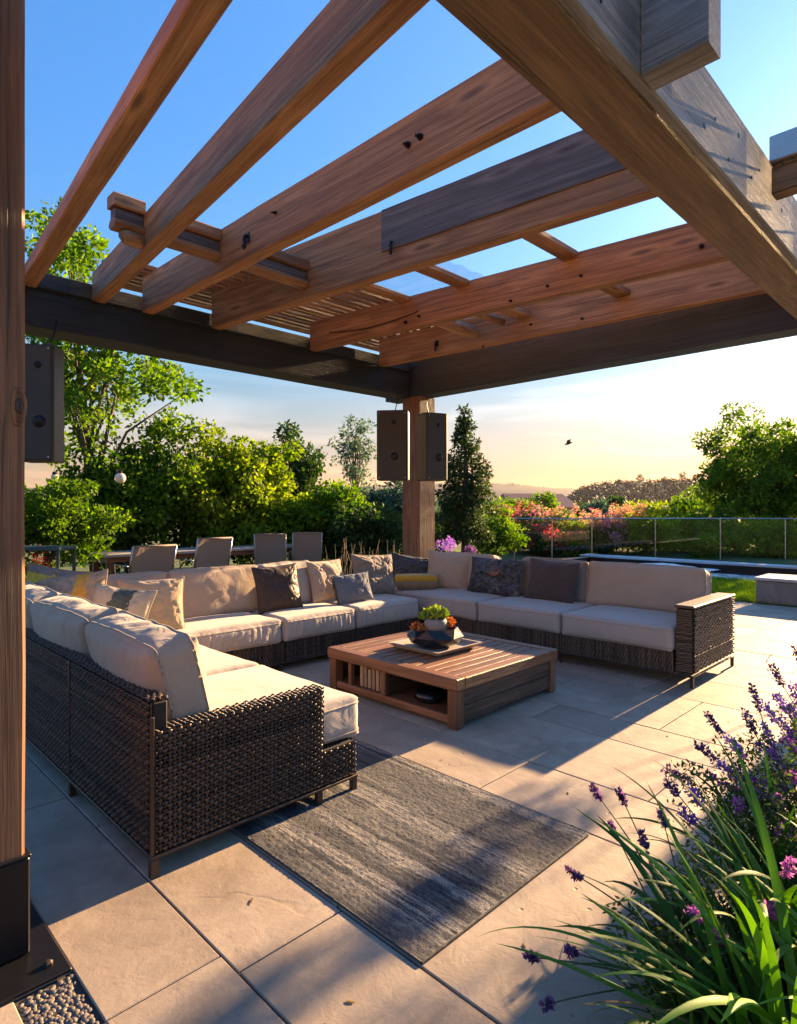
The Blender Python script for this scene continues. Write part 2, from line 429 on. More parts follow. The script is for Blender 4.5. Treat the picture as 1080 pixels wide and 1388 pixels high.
nt.links.new(cm.outputs[2], bg.inputs[0]); bg.inputs[1].default_value = .125
nt.links.new(bg.outputs[0], out.inputs[0])

ld = bpy.data.lights.new('sun', 'SUN'); ld.energy = 4.8; ld.angle = R(.6); ld.color = (1.0,.64,.32)
lo = bpy.data.objects.new('sun', ld); col.objects.link(lo)
lo.rotation_euler = (0, R(90-SUN_EL), R(SUN_AZ)); lo.location = (12,0,6)

cd = bpy.data.cameras.new('camera'); cam = bpy.data.objects.new('camera', cd); col.objects.link(cam)
cam.location = (0,0,HC); cam.rotation_euler = (R(90), 0, R(-45))
cd.sensor_fit = 'HORIZONTAL'; cd.sensor_width = 36; cd.lens = F/1080*36; cd.shift_y = -4/1080
cd.clip_start = .05; cd.clip_end = 20000
sc.camera = cam
sc.view_settings.view_transform = 'Standard'; sc.view_settings.look = 'None'; sc.view_settings.gamma = 1
sc.view_settings.exposure = 2.42
sc.cycles.max_bounces = 8; sc.cycles.transparent_max_bounces = 12
sc.cycles.sample_clamp_indirect = 6

# ------------------------------------------------------------------ ground and paving
def m_ground():
    t = NT('grass_ground'); v = t.coords('Object', rand=False)
    n1 = t.noise(v, .35, 6, .65); n2 = t.noise(v, 22, 4, .7)
    c = t.ramp(n1, [(.3,(.045,.075,.018)),(.6,(.09,.13,.03)),(.8,(.13,.12,.05))])
    c = t.mix(t.math('MULTIPLY', n2, .5), c, (.02,.035,.01))
    t.bsdf(c, .95, t.bump(n2, .8, .05)); return t.m
M['ground'] = m_ground()
rs = [0,8,14,22,35,60,120,300,900,2000,3400]
V = []; Fs = []; N = 48
for i, r_ in enumerate(rs):
    for j in range(N):
        a = 2*math.pi*j/N; V.append((8+r_*math.cos(a)+0, 8+r_*math.sin(a), -.06-(0 if r_ < 40 else min(2.5, (r_-40)*.02))))
for i in range(len(rs)-1):
    for j in range(N):
        k = (j+1)%N; Fs.append((i*N+j, (i+1)*N+j, (i+1)*N+k, i*N+k))
tag(MB().add(V, Fs).build('ground', M['ground'], smooth=True), kind='structure')

rng = random.Random(5)
xs = [-1.6,-.4,.36,.70,1.10,1.565,2.80,3.33,4.05,4.47,5.36,6.05,6.9,7.6,8.45,9.2,10.1,10.9,11.6]
cross = {4:[-3,-.9,.55,1.885,3.25,4.6,6.1,7.7,9.2], 2:[-3,-.9,.6,1.70,2.30,3.4,5.0,6.6,9.2], 3:[-3,-.6,.9,2.0,3.7,5.3,6.9,9.2], 5:[-3,-1.2,.35,1.92,3.30,4.9,6.3,7.8,9.2],
         7:[-3,-1.0,.4,1.40,2.9,4.4,5.9,7.4,9.2]}
mb = MB(); gr = MB()
for i in range(len(xs)-1):
    ys = cross.get(i)
    if not ys:
        ys = [-3]; 
        while ys[-1] < 9.2: ys.append(ys[-1]+rng.choice((1.1,1.45,1.75,1.3)))
        ys[-1] = 9.2
        if ys[-1]-ys[-2] < .3: ys.pop(-2)
    for a, b in zip(ys, ys[1:]):
        g = .0035 if rng.random() < .8 else .005
        dz = rng.uniform(-.0015,.0015)
        if i == 2 and abs(a-1.70) < .01:
            mb.box((xs[i]+g, a+g, -.045), (.520, b-g, dz), .0035); continue      # pebble inset beside the post plinth
        mb.box((xs[i]+g, a+g, -.045), (xs[i+1]-g, b-g, dz), .0035)
pat = tag(mb.build('patio', M['patio']), kind='structure')
tag(MB().box((-1.62,-3.02,-.055),(11.62,9.22,-.010)).build('paving_bed', M['grout']), kind='structure')
# pebble inset
mb = MB(); 
pv = []
for i in range(760):
    x = rng.uniform(.532,.69); y = rng.uniform(1.72,2.285); r_ = rng.uniform(.005,.013)
    prof = [(r_*math.cos(t_), r_*.6*math.sin(t_)) for t_ in (-1.2,-.5,.1,.6,1.1,1.45)]
    k1 = rng.uniform(.6,1)
    mb.lathe(prof, 7, (x,y,-.012+r_*.15), wob=lambda a, z, k1=k1, p=rng.uniform(0,3): k1+(1-k1)*abs(math.cos(a+p)))
tag(mb.build('pebble_inset', M['pebble'], smooth=True), kind='stuff')
# planting bed of mulch lower right
mb = MB(); nx, ny = 120, 30; V = []
for i in range(nx+1):
    for j in range(ny+1):
        x = 1.75+i*(9.5-1.75)/nx; y = -2.4+j*(.72+2.4)/ny
        edge = min(1, (.72-y)/.15, (x-1.75)/.15)
        if j == ny: y += .03*noise.noise(Vector((x*3,0,0)))
        V.append((x, y, .004+edge*(.03+.03*noise.noise(Vector((x*5,y*5,1)))+.02*noise.noise(Vector((x*21,y*21,3))))))
Fs = [(i*(ny+1)+j,(i+1)*(ny+1)+j,(i+1)*(ny+1)+j+1,i*(ny+1)+j+1) for i in range(nx) for j in range(ny)]
tag(mb.add(V,Fs).build('planting_bed', M['soil'], smooth=True), kind='structure')

# ------------------------------------------------------------------ pergola
perg = empty('pergola', (0.42,2.66,0), label='timber pergola of brown rafters on charcoal beams over the whole seating area', cat='pergola')
def beam(name, p0, p1, w_, h_, mat, parent, bev=.008, up=Vector((0,0,1)), wob=.004, seed=0):
    """board along p0->p1 (centre line of its BOTTOM face), grain along local x"""
    p0 = Vector(p0); p1 = Vector(p1); d = p1-p0; L = d.length; x = d.normalized(); y = up.cross(x).normalized(); z = x.cross(y)
    Mx = Matrix((x, y, z)).transposed().to_4x4(); Mx.translation = p0
    n = max(2, int(L/.35)); rg = random.Random(seed*7+int(L*100))
    # cross section with eased edges, swept with slight waviness
    hw = w_/2; b = bev
    sec = [(-hw+b,0),(hw-b,0),(hw,b),(hw,h_-b),(hw-b,h_),(-hw+b,h_),(-hw,h_-b),(-hw,b)]
    V = []; 
    for i in range(n+1):
        xx = L*i/n; oy = wob*noise.noise(Vector((xx*.9, seed*3.1, 0))); oz = wob*noise.noise(Vector((xx*.8, seed*3.1, 9)))
        for (a, c) in sec:
            q = .0022*noise.noise(Vector((xx*2.5+a*9, c*11, seed)))
            V.append((xx, a+oy+q, c+oz+q))
    m = len(sec); f = []
    for i in range(n):
        for j in range(m):
            k = (j+1)%m; f.append((i*m+j, (i+1)*m+j, (i+1)*m+k, i*m+k))
    f.append(tuple(range(m))); f.append(tuple(n*m+j for j in range(m))[::-1])
    f = [q[::-1] for q in f]
    o = MB().add(V, f).build(name, mat, None)
    if parent is not None:
        Pm = wmat(parent).inverted() @ Mx; o.parent = parent
    else: Pm = Mx
    o.location = Pm.to_translation(); o.rotation_euler = Pm.to_euler()
    return o
def post(x0, y0, s, z1, seed):
    o = MB()
    n = 14; b = .012; hw = s/2; sec = [(-hw+b,-hw),(hw-b,-hw),(hw,-hw+b),(hw,hw-b),(hw-b,hw),(-hw+b,hw),(-hw,hw-b),(-hw,-hw+b)]
    V = [(x0+a+.004*noise.noise(Vector((a*5,i*.4,seed))), y0+c+.004*noise.noise(Vector((c*5,i*.4,seed+5))), .02+(z1-.02)*i/n) for i in range(n+1) for a, c in sec]
    f = [(i*8+j, i*8+(j+1)%8, (i+1)*8+(j+1)%8, (i+1)*8+j) for i in range(n) for j in range(8)]
    f += [tuple(range(8))[::-1], tuple(n*8+j for j in range(8))]
    return o.add(V, f).build('post', M['cedar_post'], perg)
BZ = 3.30
nearp = post(.415, 2.66, .37, 3.60, 1)
post(6.87, 6.43, .36, 3.298, 2); post(1.34, 6.62, .37, 3.29, 3); post(6.83, .99, .24, 3.31, 4)
# plinth wrap and base plate of the near post
mb = MB().box((.222,2.467,.018),(.612,2.853,.36), .006); mb.box((.219,2.464,.36),(.615,2.856,.372),.003)
pl = mb.build('post_base', M['black_metal'], perg)
mb = MB().box((.05,2.29,.002),(.695,3.02,.016),.003)
bp = mb.build('base_plate', M['black_metal'], perg)
for (x,y) in ((.64,2.36),(.36,2.36),(.64,2.93)):
    MB().lathe([(.016,0),(.016,.010),(.009,.016),(.0,.017)],6,(x,y,.0162)).build('bolt', M['frame'], bp)
tag(nearp, 'near corner post with a large knot')
# big knot on near post
mb = MB(); kx, kz = .575, zat(553, 2.2)
for q in range(4):
    rr = .034-.008*q
    mb.tube([(kx+.004+rr*.62*math.cos(a), 2.4755, kz+rr*1.9*math.sin(a)+.010*math.cos(2*a+1)) for a in np.linspace(0,2*math.pi,20)], .0045-.0006*q, 6, False)
kn_ = mb.build('knot', M['cedar_post'], nearp, smooth=True)
kc = MB().tube([(kx+.004+.007*math.cos(a), 2.476, kz+.022*math.sin(a)) for a in np.linspace(0,2*math.pi,14)], .008, 6, False).build('knot_core', M['teak_dark'], kn_, smooth=True)
# beams
beam('beam', (-.6,6.60,BZ), (6.6415,6.60,BZ), .36, .50, M['stain'], perg, seed=11)
beam('beam', (6.86,7.0,BZ), (6.86,1.39,BZ), .30, .58, M['stain_blue'], perg, seed=12)
nb = beam('beam', (-1.2,1.225,BZ), (7.25,1.225,BZ), .27, .42, M['beam_brown'], perg, seed=13)
beam('fascia_board', (-1.2,1.055,BZ+.012), (7.3,1.055,BZ+.012), .05, .41, M['cedar_grey'], nb, seed=14)
tag(nb, 'wide brown front beam with a grey weathered outer face')
side = beam('beam', (.50,1.40,3.62), (.58,6.4,3.62), .20, .36, M['cedar'], perg, seed=15)
# ledger strip on top of the left beam
beam('ledger', (-.6,6.395,BZ+.36), (6.6,6.395,BZ+.36), .045, .15, M['stain'], perg, seed=16)
# rafters: (near X, far X, width, material)
RZ = 3.64
rafs = [(1.13,1.56,.13,'cedar',.12),(1.74,2.18,.13,'cedar',.28),(2.76,2.66,.12,'cedar',.37),(4.0,3.44,.12,'cedar',.56),(5.46,4.80,.11,'cedar',.36),(6.52,6.02,.11,'cedar',.385)]
robj = []
for i, (xa, xb, ww, mt, rh) in enumerate(rafs):
    d = Vector((xb-xa, 6.33-1.38, 0))
    o = beam('rafter', (xa,1.37,RZ), (xa+d.x*1.0,6.36,RZ), ww, rh, M[mt], perg, seed=20+i); robj.append(o)
# dark upper board on the fourth rafter
xa, xb = 4.0-.0695, 3.44-.0695
o = beam('cladding_board', (xa,1.38,RZ+.19), (xa+(xb-xa)*.50,1.38+.50*4.95,RZ+.19), .015, .367, M['stain_face'], robj[3], seed=31)
tag(robj[3], 'rafter with a dark grey board on its upper half')
# rafter tails outside the front beam
tl = beam('rafter_tail', (2.44,1.025,3.305), (2.44,.775,3.305), .13, .42, M['cedar_grey'], perg, seed=41)
tl2 = beam('rafter_tail', (4.30,1.025,3.52), (4.30,.84,3.52), .12, .16, M['cedar'], perg, seed=42)
beam('metal_cap', (4.27,1.025,3.69), (4.27,.88,3.69), .16, .16, M['steel'], tl2, seed=43, wob=0)
for k, x in enumerate((3.1,3.25,3.45,3.62,3.85,4.0,4.5,4.9,5.3,2.7,2.05,2.15)):
    z = BZ+.012+(.12,.22,.10,.30,.16,.26,.2,.12,.3,.17,.1,.25)[k]
    MB().tube([(x,1.031,z),(x,1.0275,z)], .009 if k%3 else .014, 10).build('bolt', M['black_metal'], nb)
# blocking between the rafters (layered, Y = 4.78)
def raf_x(i, y):
    xa, xb = rafs[i][0], rafs[i][1]; return xa+(xb-xa)*(y-1.37)/(6.36-1.37)
def blocking(y, xa, xb, seed, fancy=True, z0=3.74, hh=.26, ww=.15, mat='cedar'):
    p = beam('blocking', (xa,y,z0+hh*.62), (xb,y,z0+hh*.62), ww, hh*.38, M[mat], perg, seed=seed, bev=.012)
    if fancy:
        beam('moulding', (xa+.02,y+.012,z0+hh*.30), (xb-.003,y+.012,z0+hh*.30), ww*.62, hh*.31, M['stain_face'], p, seed=seed+1)
        beam('moulding', (xa+.01,y,z0), (xb-.002,y,z0), ww*.95, hh*.29, M[mat], p, seed=seed+2, bev=.03)
    return p
Y0 = 4.84
blocking(Y0, 1.74, raf_x(1,Y0)-.068, 50)
blocking(Y0, raf_x(1,Y0)+.068, raf_x(2,Y0)-.064, 54)
blocking(Y0, raf_x(2,Y0)+.064, raf_x(3,Y0)-.064, 58)
blocking(Y0, raf_x(3,Y0)+.064, raf_x(4,Y0)-.06, 62, False, 3.86, .14)
for yy, sd in ((2.92,66),(4.08,72)):
    blocking(yy, raf_x(3,yy)+.064, raf_x(4,yy)-.06, sd, False, 3.84, .17, .16)
    blocking(yy, raf_x(4,yy)+.058, raf_x(5,yy)-.06, sd+3, False, 3.76, .17, .17)
rnd = MB(); rnd.tube([(1.80,4.80,3.70),(1.84,4.81,3.695),(1.95,4.83,3.70),(2.01,4.84,3.72)], [.03,.055,.06,.04], 12)
rnd.build('corbel', M['cedar'], perg, smooth=True)
# roof slats over the back bays
for k in range(17):
    yy = 5.05+.115*k; x0 = 2.73+rng.uniform(0,.05) if yy < 6.2 else 2.45
    beam('slat', (x0,yy,RZ+.392), (6.66,yy+rng.uniform(-.02,.02),RZ+.392+rng.uniform(0,.006)), (.066), .045, M['cedar'], perg, seed=100+k, bev=.004)
pc = NT('clear_roof_sheet'); tp_ = pc.n('ShaderNodeBsdfTransparent'); tp_.inputs[0].default_value = (.86,.9,.93,1); g_ = pc.n('ShaderNodeBsdfGlossy'); g_.inputs['Roughness'].default_value = .12
mx_ = pc.n('ShaderNodeMixShader'); mx_.inputs[0].default_value = .07; pc.l(tp_.outputs[0], mx_.inputs[1]); pc.l(g_.outputs[0], mx_.inputs[2]); pc.l(mx_.outputs[0], pc.out.inputs[0])
sh = MB(); V = []
for i in range(41):
    for (y_, ) in ((3.95,),(4.98,)):
        V.append((4.25+2.3*i/40, y_, 4.075+.012*math.sin(i*1.3)))
K = len(V); V += [(a,b,c+.004) for a,b,c in V]
f = [(2*i,2*i+1,2*i+3,2*i+2) for i in range(40)]; f += [tuple(K+q for q in r_)[::-1] for r_ in f]
sh.add(V, f).build('clear_sheet', pc.m, perg, smooth=True)
MB().tube([(5.02,4.62,3.80),(5.3,4.64,3.775),(5.65,4.66,3.77),(5.98,4.68,3.78),(6.05,4.68,3.785)], [.05,.075,.08,.075,.04], 10).build('round_batten', M['cedar'], perg, smooth=True)
MB().tube([(5.05,4.25,3.84),(5.5,4.27,3.83),(6.06,4.3,3.84)], [.045,.05,.045], 10).build('round_batten', M['cedar'], perg, smooth=True)
# bolts and hooks on the rafter sides
def on_raf(i, px, py, name='bolt', r_=.022):
    # point on the -X face of rafter i seen at (px,py)
    L = (px-CX)/F
    best = None
    for s_ in range(400):
        y = 1.4+s_*.0125; x = raf_x(i, y)-rafs[i][2]/2
        D = (x+y)/S2; l_ = (x-y)/S2
        e_ = abs(l_/D-L)
        if best is None or e_ < best[0]: best = (e_, x, y, D)
    _, x, y, D = best; z = HC+(HY-py)/F*D
    mb = MB(); mb.tube([(x-.003,y,z),(x-.022,y,z-.002)], [r_,r_*.8], 8); mb.tube([(x-.02,y,z),(x-.045,y,z-.01)], r_*.45, 6)
    if name == 'hook':
        mb = MB(); mb.tube([(x-.004,y,z+.03),(x-.03,y,z+.03),(x-.04,y,z),(x-.035,y-.01,z-.06),(x-.05,y-.02,z-.085),(x-.07,y-.03,z-.06)], .012, 7); mb.box((x-.008,y-.03,z-.02),(x+.001,y+.03,z+.06),.004)
    mb.build(name, M['black_metal'], robj[i], smooth=False)
for (i,px,py) in ((2,553,197),(2,571,186),(2,374,289),(4,551,437),(4,569,429),(4,692,408),(4,742,388),(4,788,374),(4,950,334),(5,720,440),(5,655,470),(5,790,432)): on_raf(i,px,py,'bolt', .014 if px not in (553,571,551,950) else .022)
for (i,px,py) in ((2,336,326),(3,533,334),(5,592,468)): on_raf(i,px,py,'hook')
# drooping cable on rafter five
p = []
for t_ in np.linspace(0,1,14):
    y = 6.0-1.35*t_; p.append((raf_x(4,y)-.066, y, 3.80-.055*math.sin(math.pi*t_)+.10*t_*0))
MB().tube(p,.006,6).build('cable', M['black_metal'], robj[4], smooth=True)

# ------------------------------------------------------------------ speakers on the posts
def speaker(loc, rz, w_, d_, h_, label, tilt=0.0):
    s_ = empty('loudspeaker', loc, rz, label, 'loudspeaker', 'outdoor loudspeakers on the pergola posts')
    MB().box((-w_/2,-d_/2,0),(w_/2,d_/2-.0,h_),.014).build('cabinet', M['speaker'], s_, local=True)
    MB().box((-w_/2+.02,-d_/2-.008,.02),(w_/2-.02,-d_/2-.0005,h_-.02),.003).build('grille', M['speaker'], s_, local=True)
    dm = MB(); dm.lathe([(.055,0),(.05,.010),(.03,.02),(.0,.024)],20)
    o = dm.build('knob', M['black_metal'], s_, smooth=True, local=True); o.rotation_euler = (R(90),0,0); o.location = (.03,-d_/2-.008,h_*.34)
    dm = MB(); dm.lathe([(.03,0),(.028,.008),(.0,.012)],14)
    o = dm.build('tweeter', M['black_metal'], s_, smooth=True, local=True); o.rotation_euler = (R(90),0,0); o.location = (.02,-d_/2-.008,h_*.82)
    b_ = MB(); b_.box((-.03,d_/2+.0005,h_*.2),(.03,d_/2+.045,h_*.8),.004); b_.build('bracket', M['black_metal'], s_, local=True)
    MB().tube([(.02,d_/2-.01,h_*.98),(.02,d_/2-.02,h_+.05),(.03,d_/2+.04,h_+.14),(.05,d_/2+.07,h_+.30)], .007, 6).build('cable', M['black_metal'], s_, smooth=True, local=True)
    for zz in (.04,h_-.04):
        for xx in (-w_/2+.04,w_/2-.04):
            q_ = MB().tube([(xx,-d_/2-.0085,zz),(xx,-d_/2-.013,zz)], .007, 8).build('screw', M['steel'], s_, local=True)
    return s_
# back post at (6.70,6.60): its -Y face is Y=6.415, its -X face is X=6.515
speaker(tuple(at(533,8.62,2.0)), R(-52), .44, .24, .98, 'large black loudspeaker on the left face of the far post, taller of the pair')
speaker(tuple(at(585,8.5,1.99)), R(-18), .34, .30, .93, 'black loudspeaker with a round dial on the right face of the far post')
speaker((1.62,6.16,2.02), R(-40), .30, .22, 1.04, 'black loudspeaker with a silver knob beside the near wooden post')

# ------------------------------------------------------------------ wicker
def wicker(mb, o, u, v, n, lu, lv, pu=.028, pv=.0125, r=.0042, seg=4, seed=0, stakes=.0):
    """woven strands: rows run along u, weave over stakes every pu"""
    o, u, v, n = (np.array(q, float) for q in (o,u,v,n))
    rows = max(1, int(round(lv/pv))); pv = lv/rows
    m = int(lu/pu*seg)+1; s_ = np.linspace(0, lu, m); rg = np.random.RandomState(seed)
    an = np.linspace(0, 2*math.pi, 6, endpoint=False)
    for k in range(rows):
        wv = np.cos(math.pi*s_/pu + (k%2)*math.pi)
        off = r*1.15*wv + .0012*rg.randn(m)
        vv = (k+.5)*pv + .0009*np.convolve(rg.randn(m), np.ones(5)/2.2, 'same')
        hh = pv*.5*(.90+.16*wv) 
        P = o + s_[:,None]*u + vv[:,None]*v + off[:,None]*n
        V = P[:,None,:] + (np.cos(an)[None,:,None]*hh[:,None,None])*v + (np.sin(an)[None,:,None]*r*.8)*n
        i = np.arange(m-1)[:,None]*6; j = np.arange(6)[None,:]; jn = (j+1)%6
        Fq = np.stack([i+j, i+jn, i+6+jn, i+6+j], -1).reshape(-1,4)
        mb.add(V.reshape(-1,3), Fq)
    if stakes:
        for q in range(int(lu/pu)+1):
            p = o+u*min(lu,q*pu)+n*0; mb.tube6(p, p+v*lv, stakes)
    return mb

def rounded_cushion(size, r=.05, bulge=(.02,.02,.02), nd=(26,26,10), seed=0, wr=.006, pleat=0.0):
    """soft boxed cushion centred on the origin; returns verts, quads"""
    sx, sy, sz = (q/2 for q in size)
    nx, ny, nz = nd; pts = {}; V = []; Fs = []
    def vid(i,j,k):
        if (i,j,k) in pts: return pts[(i,j,k)]
        a, b, c = 2*i/nx-1, 2*j/ny-1, 2*k/nz-1
        # concentrate samples at the edges
        e_ = lambda q: math.copysign(1-(1-abs(q))**1.35, q)
        a, b, c = e_(a), e_(b), e_(c)
        p = Vector((a*sx, b*sy, c*sz))
        inn = Vector((max(-sx+r, min(sx-r, p.x)), max(-sy+r, min(sy-r, p.y)), max(-sz+r, min(sz-r, p.z))))
        d = p-inn
        if d.length > 1e-9: p = inn+d.normalized()*r*min(1.0, d.length/r if d.length < r*.99 else 1.0)
        fa, fb, fc = 1-a*a, 1-b*b, 1-c*c
        p.x += math.copysign(bulge[0]*fb*fc, a)*(abs(a)**3); p.y += math.copysign(bulge[1]*fa*fc, b)*(abs(b)**3); p.z += math.copysign(bulge[2]*fa**.6*fb**.6, c)*(abs(c)**2)
        q = noise.noise(Vector((p.x*4+seed, p.y*4, p.z*4)))*wr + noise.noise(Vector((p.x*11, p.y*11+seed, p.z*11)))*wr*.5
        p += p.normalized()*q
        # corners pull out a little (dog ears)
        cc = (abs(a)*abs(b)*abs(c))**4; p += Vector((math.copysign(1,a),math.copysign(1,b),math.copysign(1,c)))*cc*.012
        if pleat and abs(b) > .9 or pleat and abs(a) > .93:
            p.z += 0; ph = noise.noise(Vector((p.x*38 + p.y*38, seed, c*.6)))
            p += Vector((0, math.copysign(1,b) if abs(b) > .9 else 0, 0))*ph*pleat*fc
        pts[(i,j,k)] = len(V); V.append(tuple(p)); return pts[(i,j,k)]
    for k, s_ in ((0,-1),(nz,1)):
        for i in range(nx):
            for j in range(ny):
                q = (vid(i,j,k),vid(i+1,j,k),vid(i+1,j+1,k),vid(i,j+1,k)); Fs.append(q if s_ > 0 else q[::-1])
    for j, s_ in ((0,1),(ny,-1)):
        for i in range(nx):
            for k in range(nz):
                q = (vid(i,j,k),vid(i+1,j,k),vid(i+1,j,k+1),vid(i,j,k+1)); Fs.append(q if s_ > 0 else q[::-1])
    for i, s_ in ((0,-1),(nx,1)):
        for j in range(ny):
            for k in range(nz):
                q = (vid(i,j,k),vid(i,j+1,k),vid(i,j+1,k+1),vid(i,j,k+1)); Fs.append(q if s_ > 0 else q[::-1])
    return np.array(V), Fs, pts, nd

def place(o, loc, rot, parent=None):
    Mx = Matrix.LocRotScale(Vector(loc), Euler(rot), Vector((1,1,1)))
    if parent is not None:
        o.parent = parent; Mx = wmat(parent).inverted() @ Mx
    o.location = Mx.to_translation(); o.rotation_euler = Mx.to_euler()
    return o

def cushion(name, loc, size, mat, parent, rot=(0,0,0), seed=0, r=.05, bulge=(.012,.012,.02), pleat=0.0, wr=.007, nd=(40,40,10), pipe=True, pax=2):
    V, Fs, pts, nd = rounded_cushion(size, r, bulge, nd, seed, wr, pleat)
    o = MB().add(V, Fs).build(name, mat, smooth=True); place(o, loc, rot, parent)
    if pipe:
        nx, ny, nz = nd; mb = MB()
        if pax != 2:
            q_ = nd[pax]; o1, o2 = [a for a in (0,1,2) if a != pax]; N1, N2 = nd[o1], nd[o2]
            for kk in (3, q_-3):
                lp = [(i,0) for i in range(N1)]+[(N1,j) for j in range(N2)]+[(i,N2) for i in range(N1,0,-1)]+[(0,j) for j in range(N2,0,-1)]; P = []
                for a_, b_ in lp:
                    key = [0,0,0]; key[pax] = kk; key[o1] = a_; key[o2] = b_; P.append(V[pts[tuple(key)]]*1.006)
                P.append(P[0]); mb.tube(P, .0042, 6, False)
        for k in () if pax != 2 else ((2, nz-2) if nz >= 8 else (1, nz-1)):
            loop = [(i,0,k) for i in range(nx)]+[(nx,j,k) for j in range(ny)]+[(i,ny,k) for i in range(nx,0,-1)]+[(0,j,k) for j in range(ny,0,-1)]
            P = [V[pts[q]] for q in loop]; P.append(P[0]); 
            c = np.zeros(3); P = [p+ (p-c)*np.array([1/max(1e-6,np.linalg.norm(p[:2]))]*3)*.0015 for p in P]
            mb.tube(P, .0042, 6, False)
        pi = mb.build('piping', M['piping'], smooth=True); pi.parent = o
    return o

def pillow_mesh(w_, h_, t_, seed=0, n=44, wr=.012, sag=0.0, crease=1.0):
    V = []; Fs = []
    rg = random.Random(seed); ph = rg.uniform(0,50)
    for side in (1,-1):
        base = len(V)
        for i in range(n+1):
            for j in range(n+1):
                u, v = 2*i/n-1, 2*j/n-1
                pu = u*(1-.07*(1-v*v)*abs(u)); pv = v*(1-.07*(1-u*u)*abs(v))
                prof = ((1-u**4)*(1-v**4))**.5*(.55+.45*(1-u*u)**.5*(1-v*v)**.5) if abs(u)<1 and abs(v)<1 else 0
                x = pu*w_/2; z = pv*h_/2
                edge = (1-(1-max(abs(u),abs(v)))**1.0)
                nn = noise.noise(Vector((u*1.9+ph, v*1.9, side*3)))
                # radiating wrinkles from corners
                ang = math.atan2(abs(v)-1.02, abs(u)-1.02); rr = math.hypot(1-abs(u), 1-abs(v))
                wk = math.sin(ang*17+nn*4)*math.exp(-rr*2.3)*min(1, rr*5)
                y = side*(prof*t_/2 + crease*wr*(nn*1.2*prof + wk*.6*min(1,prof*3)))
                rd = abs(noise.noise(Vector((u*3.2+ph, v*2.2+7, side)))); y += -side*wr*.9*max(0, .12-rd)*6*min(1,prof*2)*crease
                z -= sag*(1-u*u)*max(0, v)*h_*.5
                V.append((x, y, z + .012*h_*nn))
        for i in range(n):
            for j in range(n):
                a = base+i*(n+1)+j; q = (a, a+n+1, a+n+2, a+1)
                Fs.append(q[::-1] if side > 0 else q)
    edge = [(i,0) for i in range(n)]+[(n,j) for j in range(n)]+[(i,n) for i in range(n,0,-1)]+[(0,j) for j in range(n,0,-1)]
    P = [V[i*(n+1)+j] for i, j in edge]; P.append(P[0])
    return V, Fs, P

def pillow(label, loc, size, mat, rot=(0,0,0), seed=0, wr=.012, pipe=None, cat='pillow', group='throw pillows on the sectional', sag=0.0, crease=1.0, name='throw_pillow', parent=None):
    V, Fs, P = pillow_mesh(*size, seed=seed, wr=wr, sag=sag, crease=crease)
    o = MB().add(V, Fs).build(name, mat, smooth=True); place(o, loc, rot, parent)
    if label: tag(o, label, cat, group)
    s_ = MB().tube(P, .0045, 6, False).build('piping', pipe or mat, smooth=True); s_.parent = o
    return o

# ---- left sofa (X 1.11..2.30, Y 2.62..6.15) ----
LS = empty('sofa', (1.7,4.0,0), label='near left sofa section with chunky black woven wicker back and arm', cat='sofa', group='sections of the U-shaped outdoor sofa')
# backing boxes
MB().box((1.125,2.635,.10),(1.19,6.15,.755),.006).build('back_frame', M['wick_back'], LS)
MB().box((1.19,2.635,.10),(2.045,2.705,.625),.006).build('arm_frame', M['wick_back'], LS)
MB().box((1.19,2.705,.10),(2.275,5.03,.285),.006).box((2.045,2.64,.10),(2.275,2.705,.285),.004).build('seat_base', M['wick_back'], LS)
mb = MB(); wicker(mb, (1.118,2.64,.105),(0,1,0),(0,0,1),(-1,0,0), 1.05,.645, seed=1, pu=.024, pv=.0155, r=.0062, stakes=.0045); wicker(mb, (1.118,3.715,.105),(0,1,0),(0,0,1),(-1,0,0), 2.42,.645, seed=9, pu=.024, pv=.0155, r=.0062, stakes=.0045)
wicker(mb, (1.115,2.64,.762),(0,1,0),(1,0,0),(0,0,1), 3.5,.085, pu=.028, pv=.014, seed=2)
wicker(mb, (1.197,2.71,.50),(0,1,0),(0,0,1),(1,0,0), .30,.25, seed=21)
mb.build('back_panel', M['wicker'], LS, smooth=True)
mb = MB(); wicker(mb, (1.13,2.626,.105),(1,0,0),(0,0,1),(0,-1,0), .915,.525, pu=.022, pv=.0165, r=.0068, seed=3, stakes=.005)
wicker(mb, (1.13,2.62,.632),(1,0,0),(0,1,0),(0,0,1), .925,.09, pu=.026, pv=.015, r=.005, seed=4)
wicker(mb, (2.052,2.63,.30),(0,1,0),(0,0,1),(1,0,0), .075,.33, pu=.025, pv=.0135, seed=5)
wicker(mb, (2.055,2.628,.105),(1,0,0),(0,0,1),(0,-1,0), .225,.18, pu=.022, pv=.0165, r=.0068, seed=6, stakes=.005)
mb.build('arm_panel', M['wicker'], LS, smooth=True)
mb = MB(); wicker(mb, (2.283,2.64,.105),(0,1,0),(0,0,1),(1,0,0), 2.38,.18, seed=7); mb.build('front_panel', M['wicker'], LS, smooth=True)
mb = MB(); mb.box((1.105,2.612,.082),(2.29,2.640,.099),.004); mb.box((1.105,2.643,.082),(1.125,6.15,.099),.004); mb.box((2.27,2.643,.082),(2.29,5.03,.099),.004)
mb.box((1.105,2.612,.101),(1.122,2.628,.70),.003); mb.box((1.104,3.692,.101),(1.124,3.712,.755),.003)
mb.build('rail', M['frame'], LS)
for (x,y) in ((1.125,2.63),(1.125,3.70),(2.03,2.64),(2.275,2.64),(1.125,4.9),(2.275,4.98)):
    MB().box((x-.018,y-.016,.0025),(x+.018,y+.016,.081),.003).build('leg', M['frame'], LS)
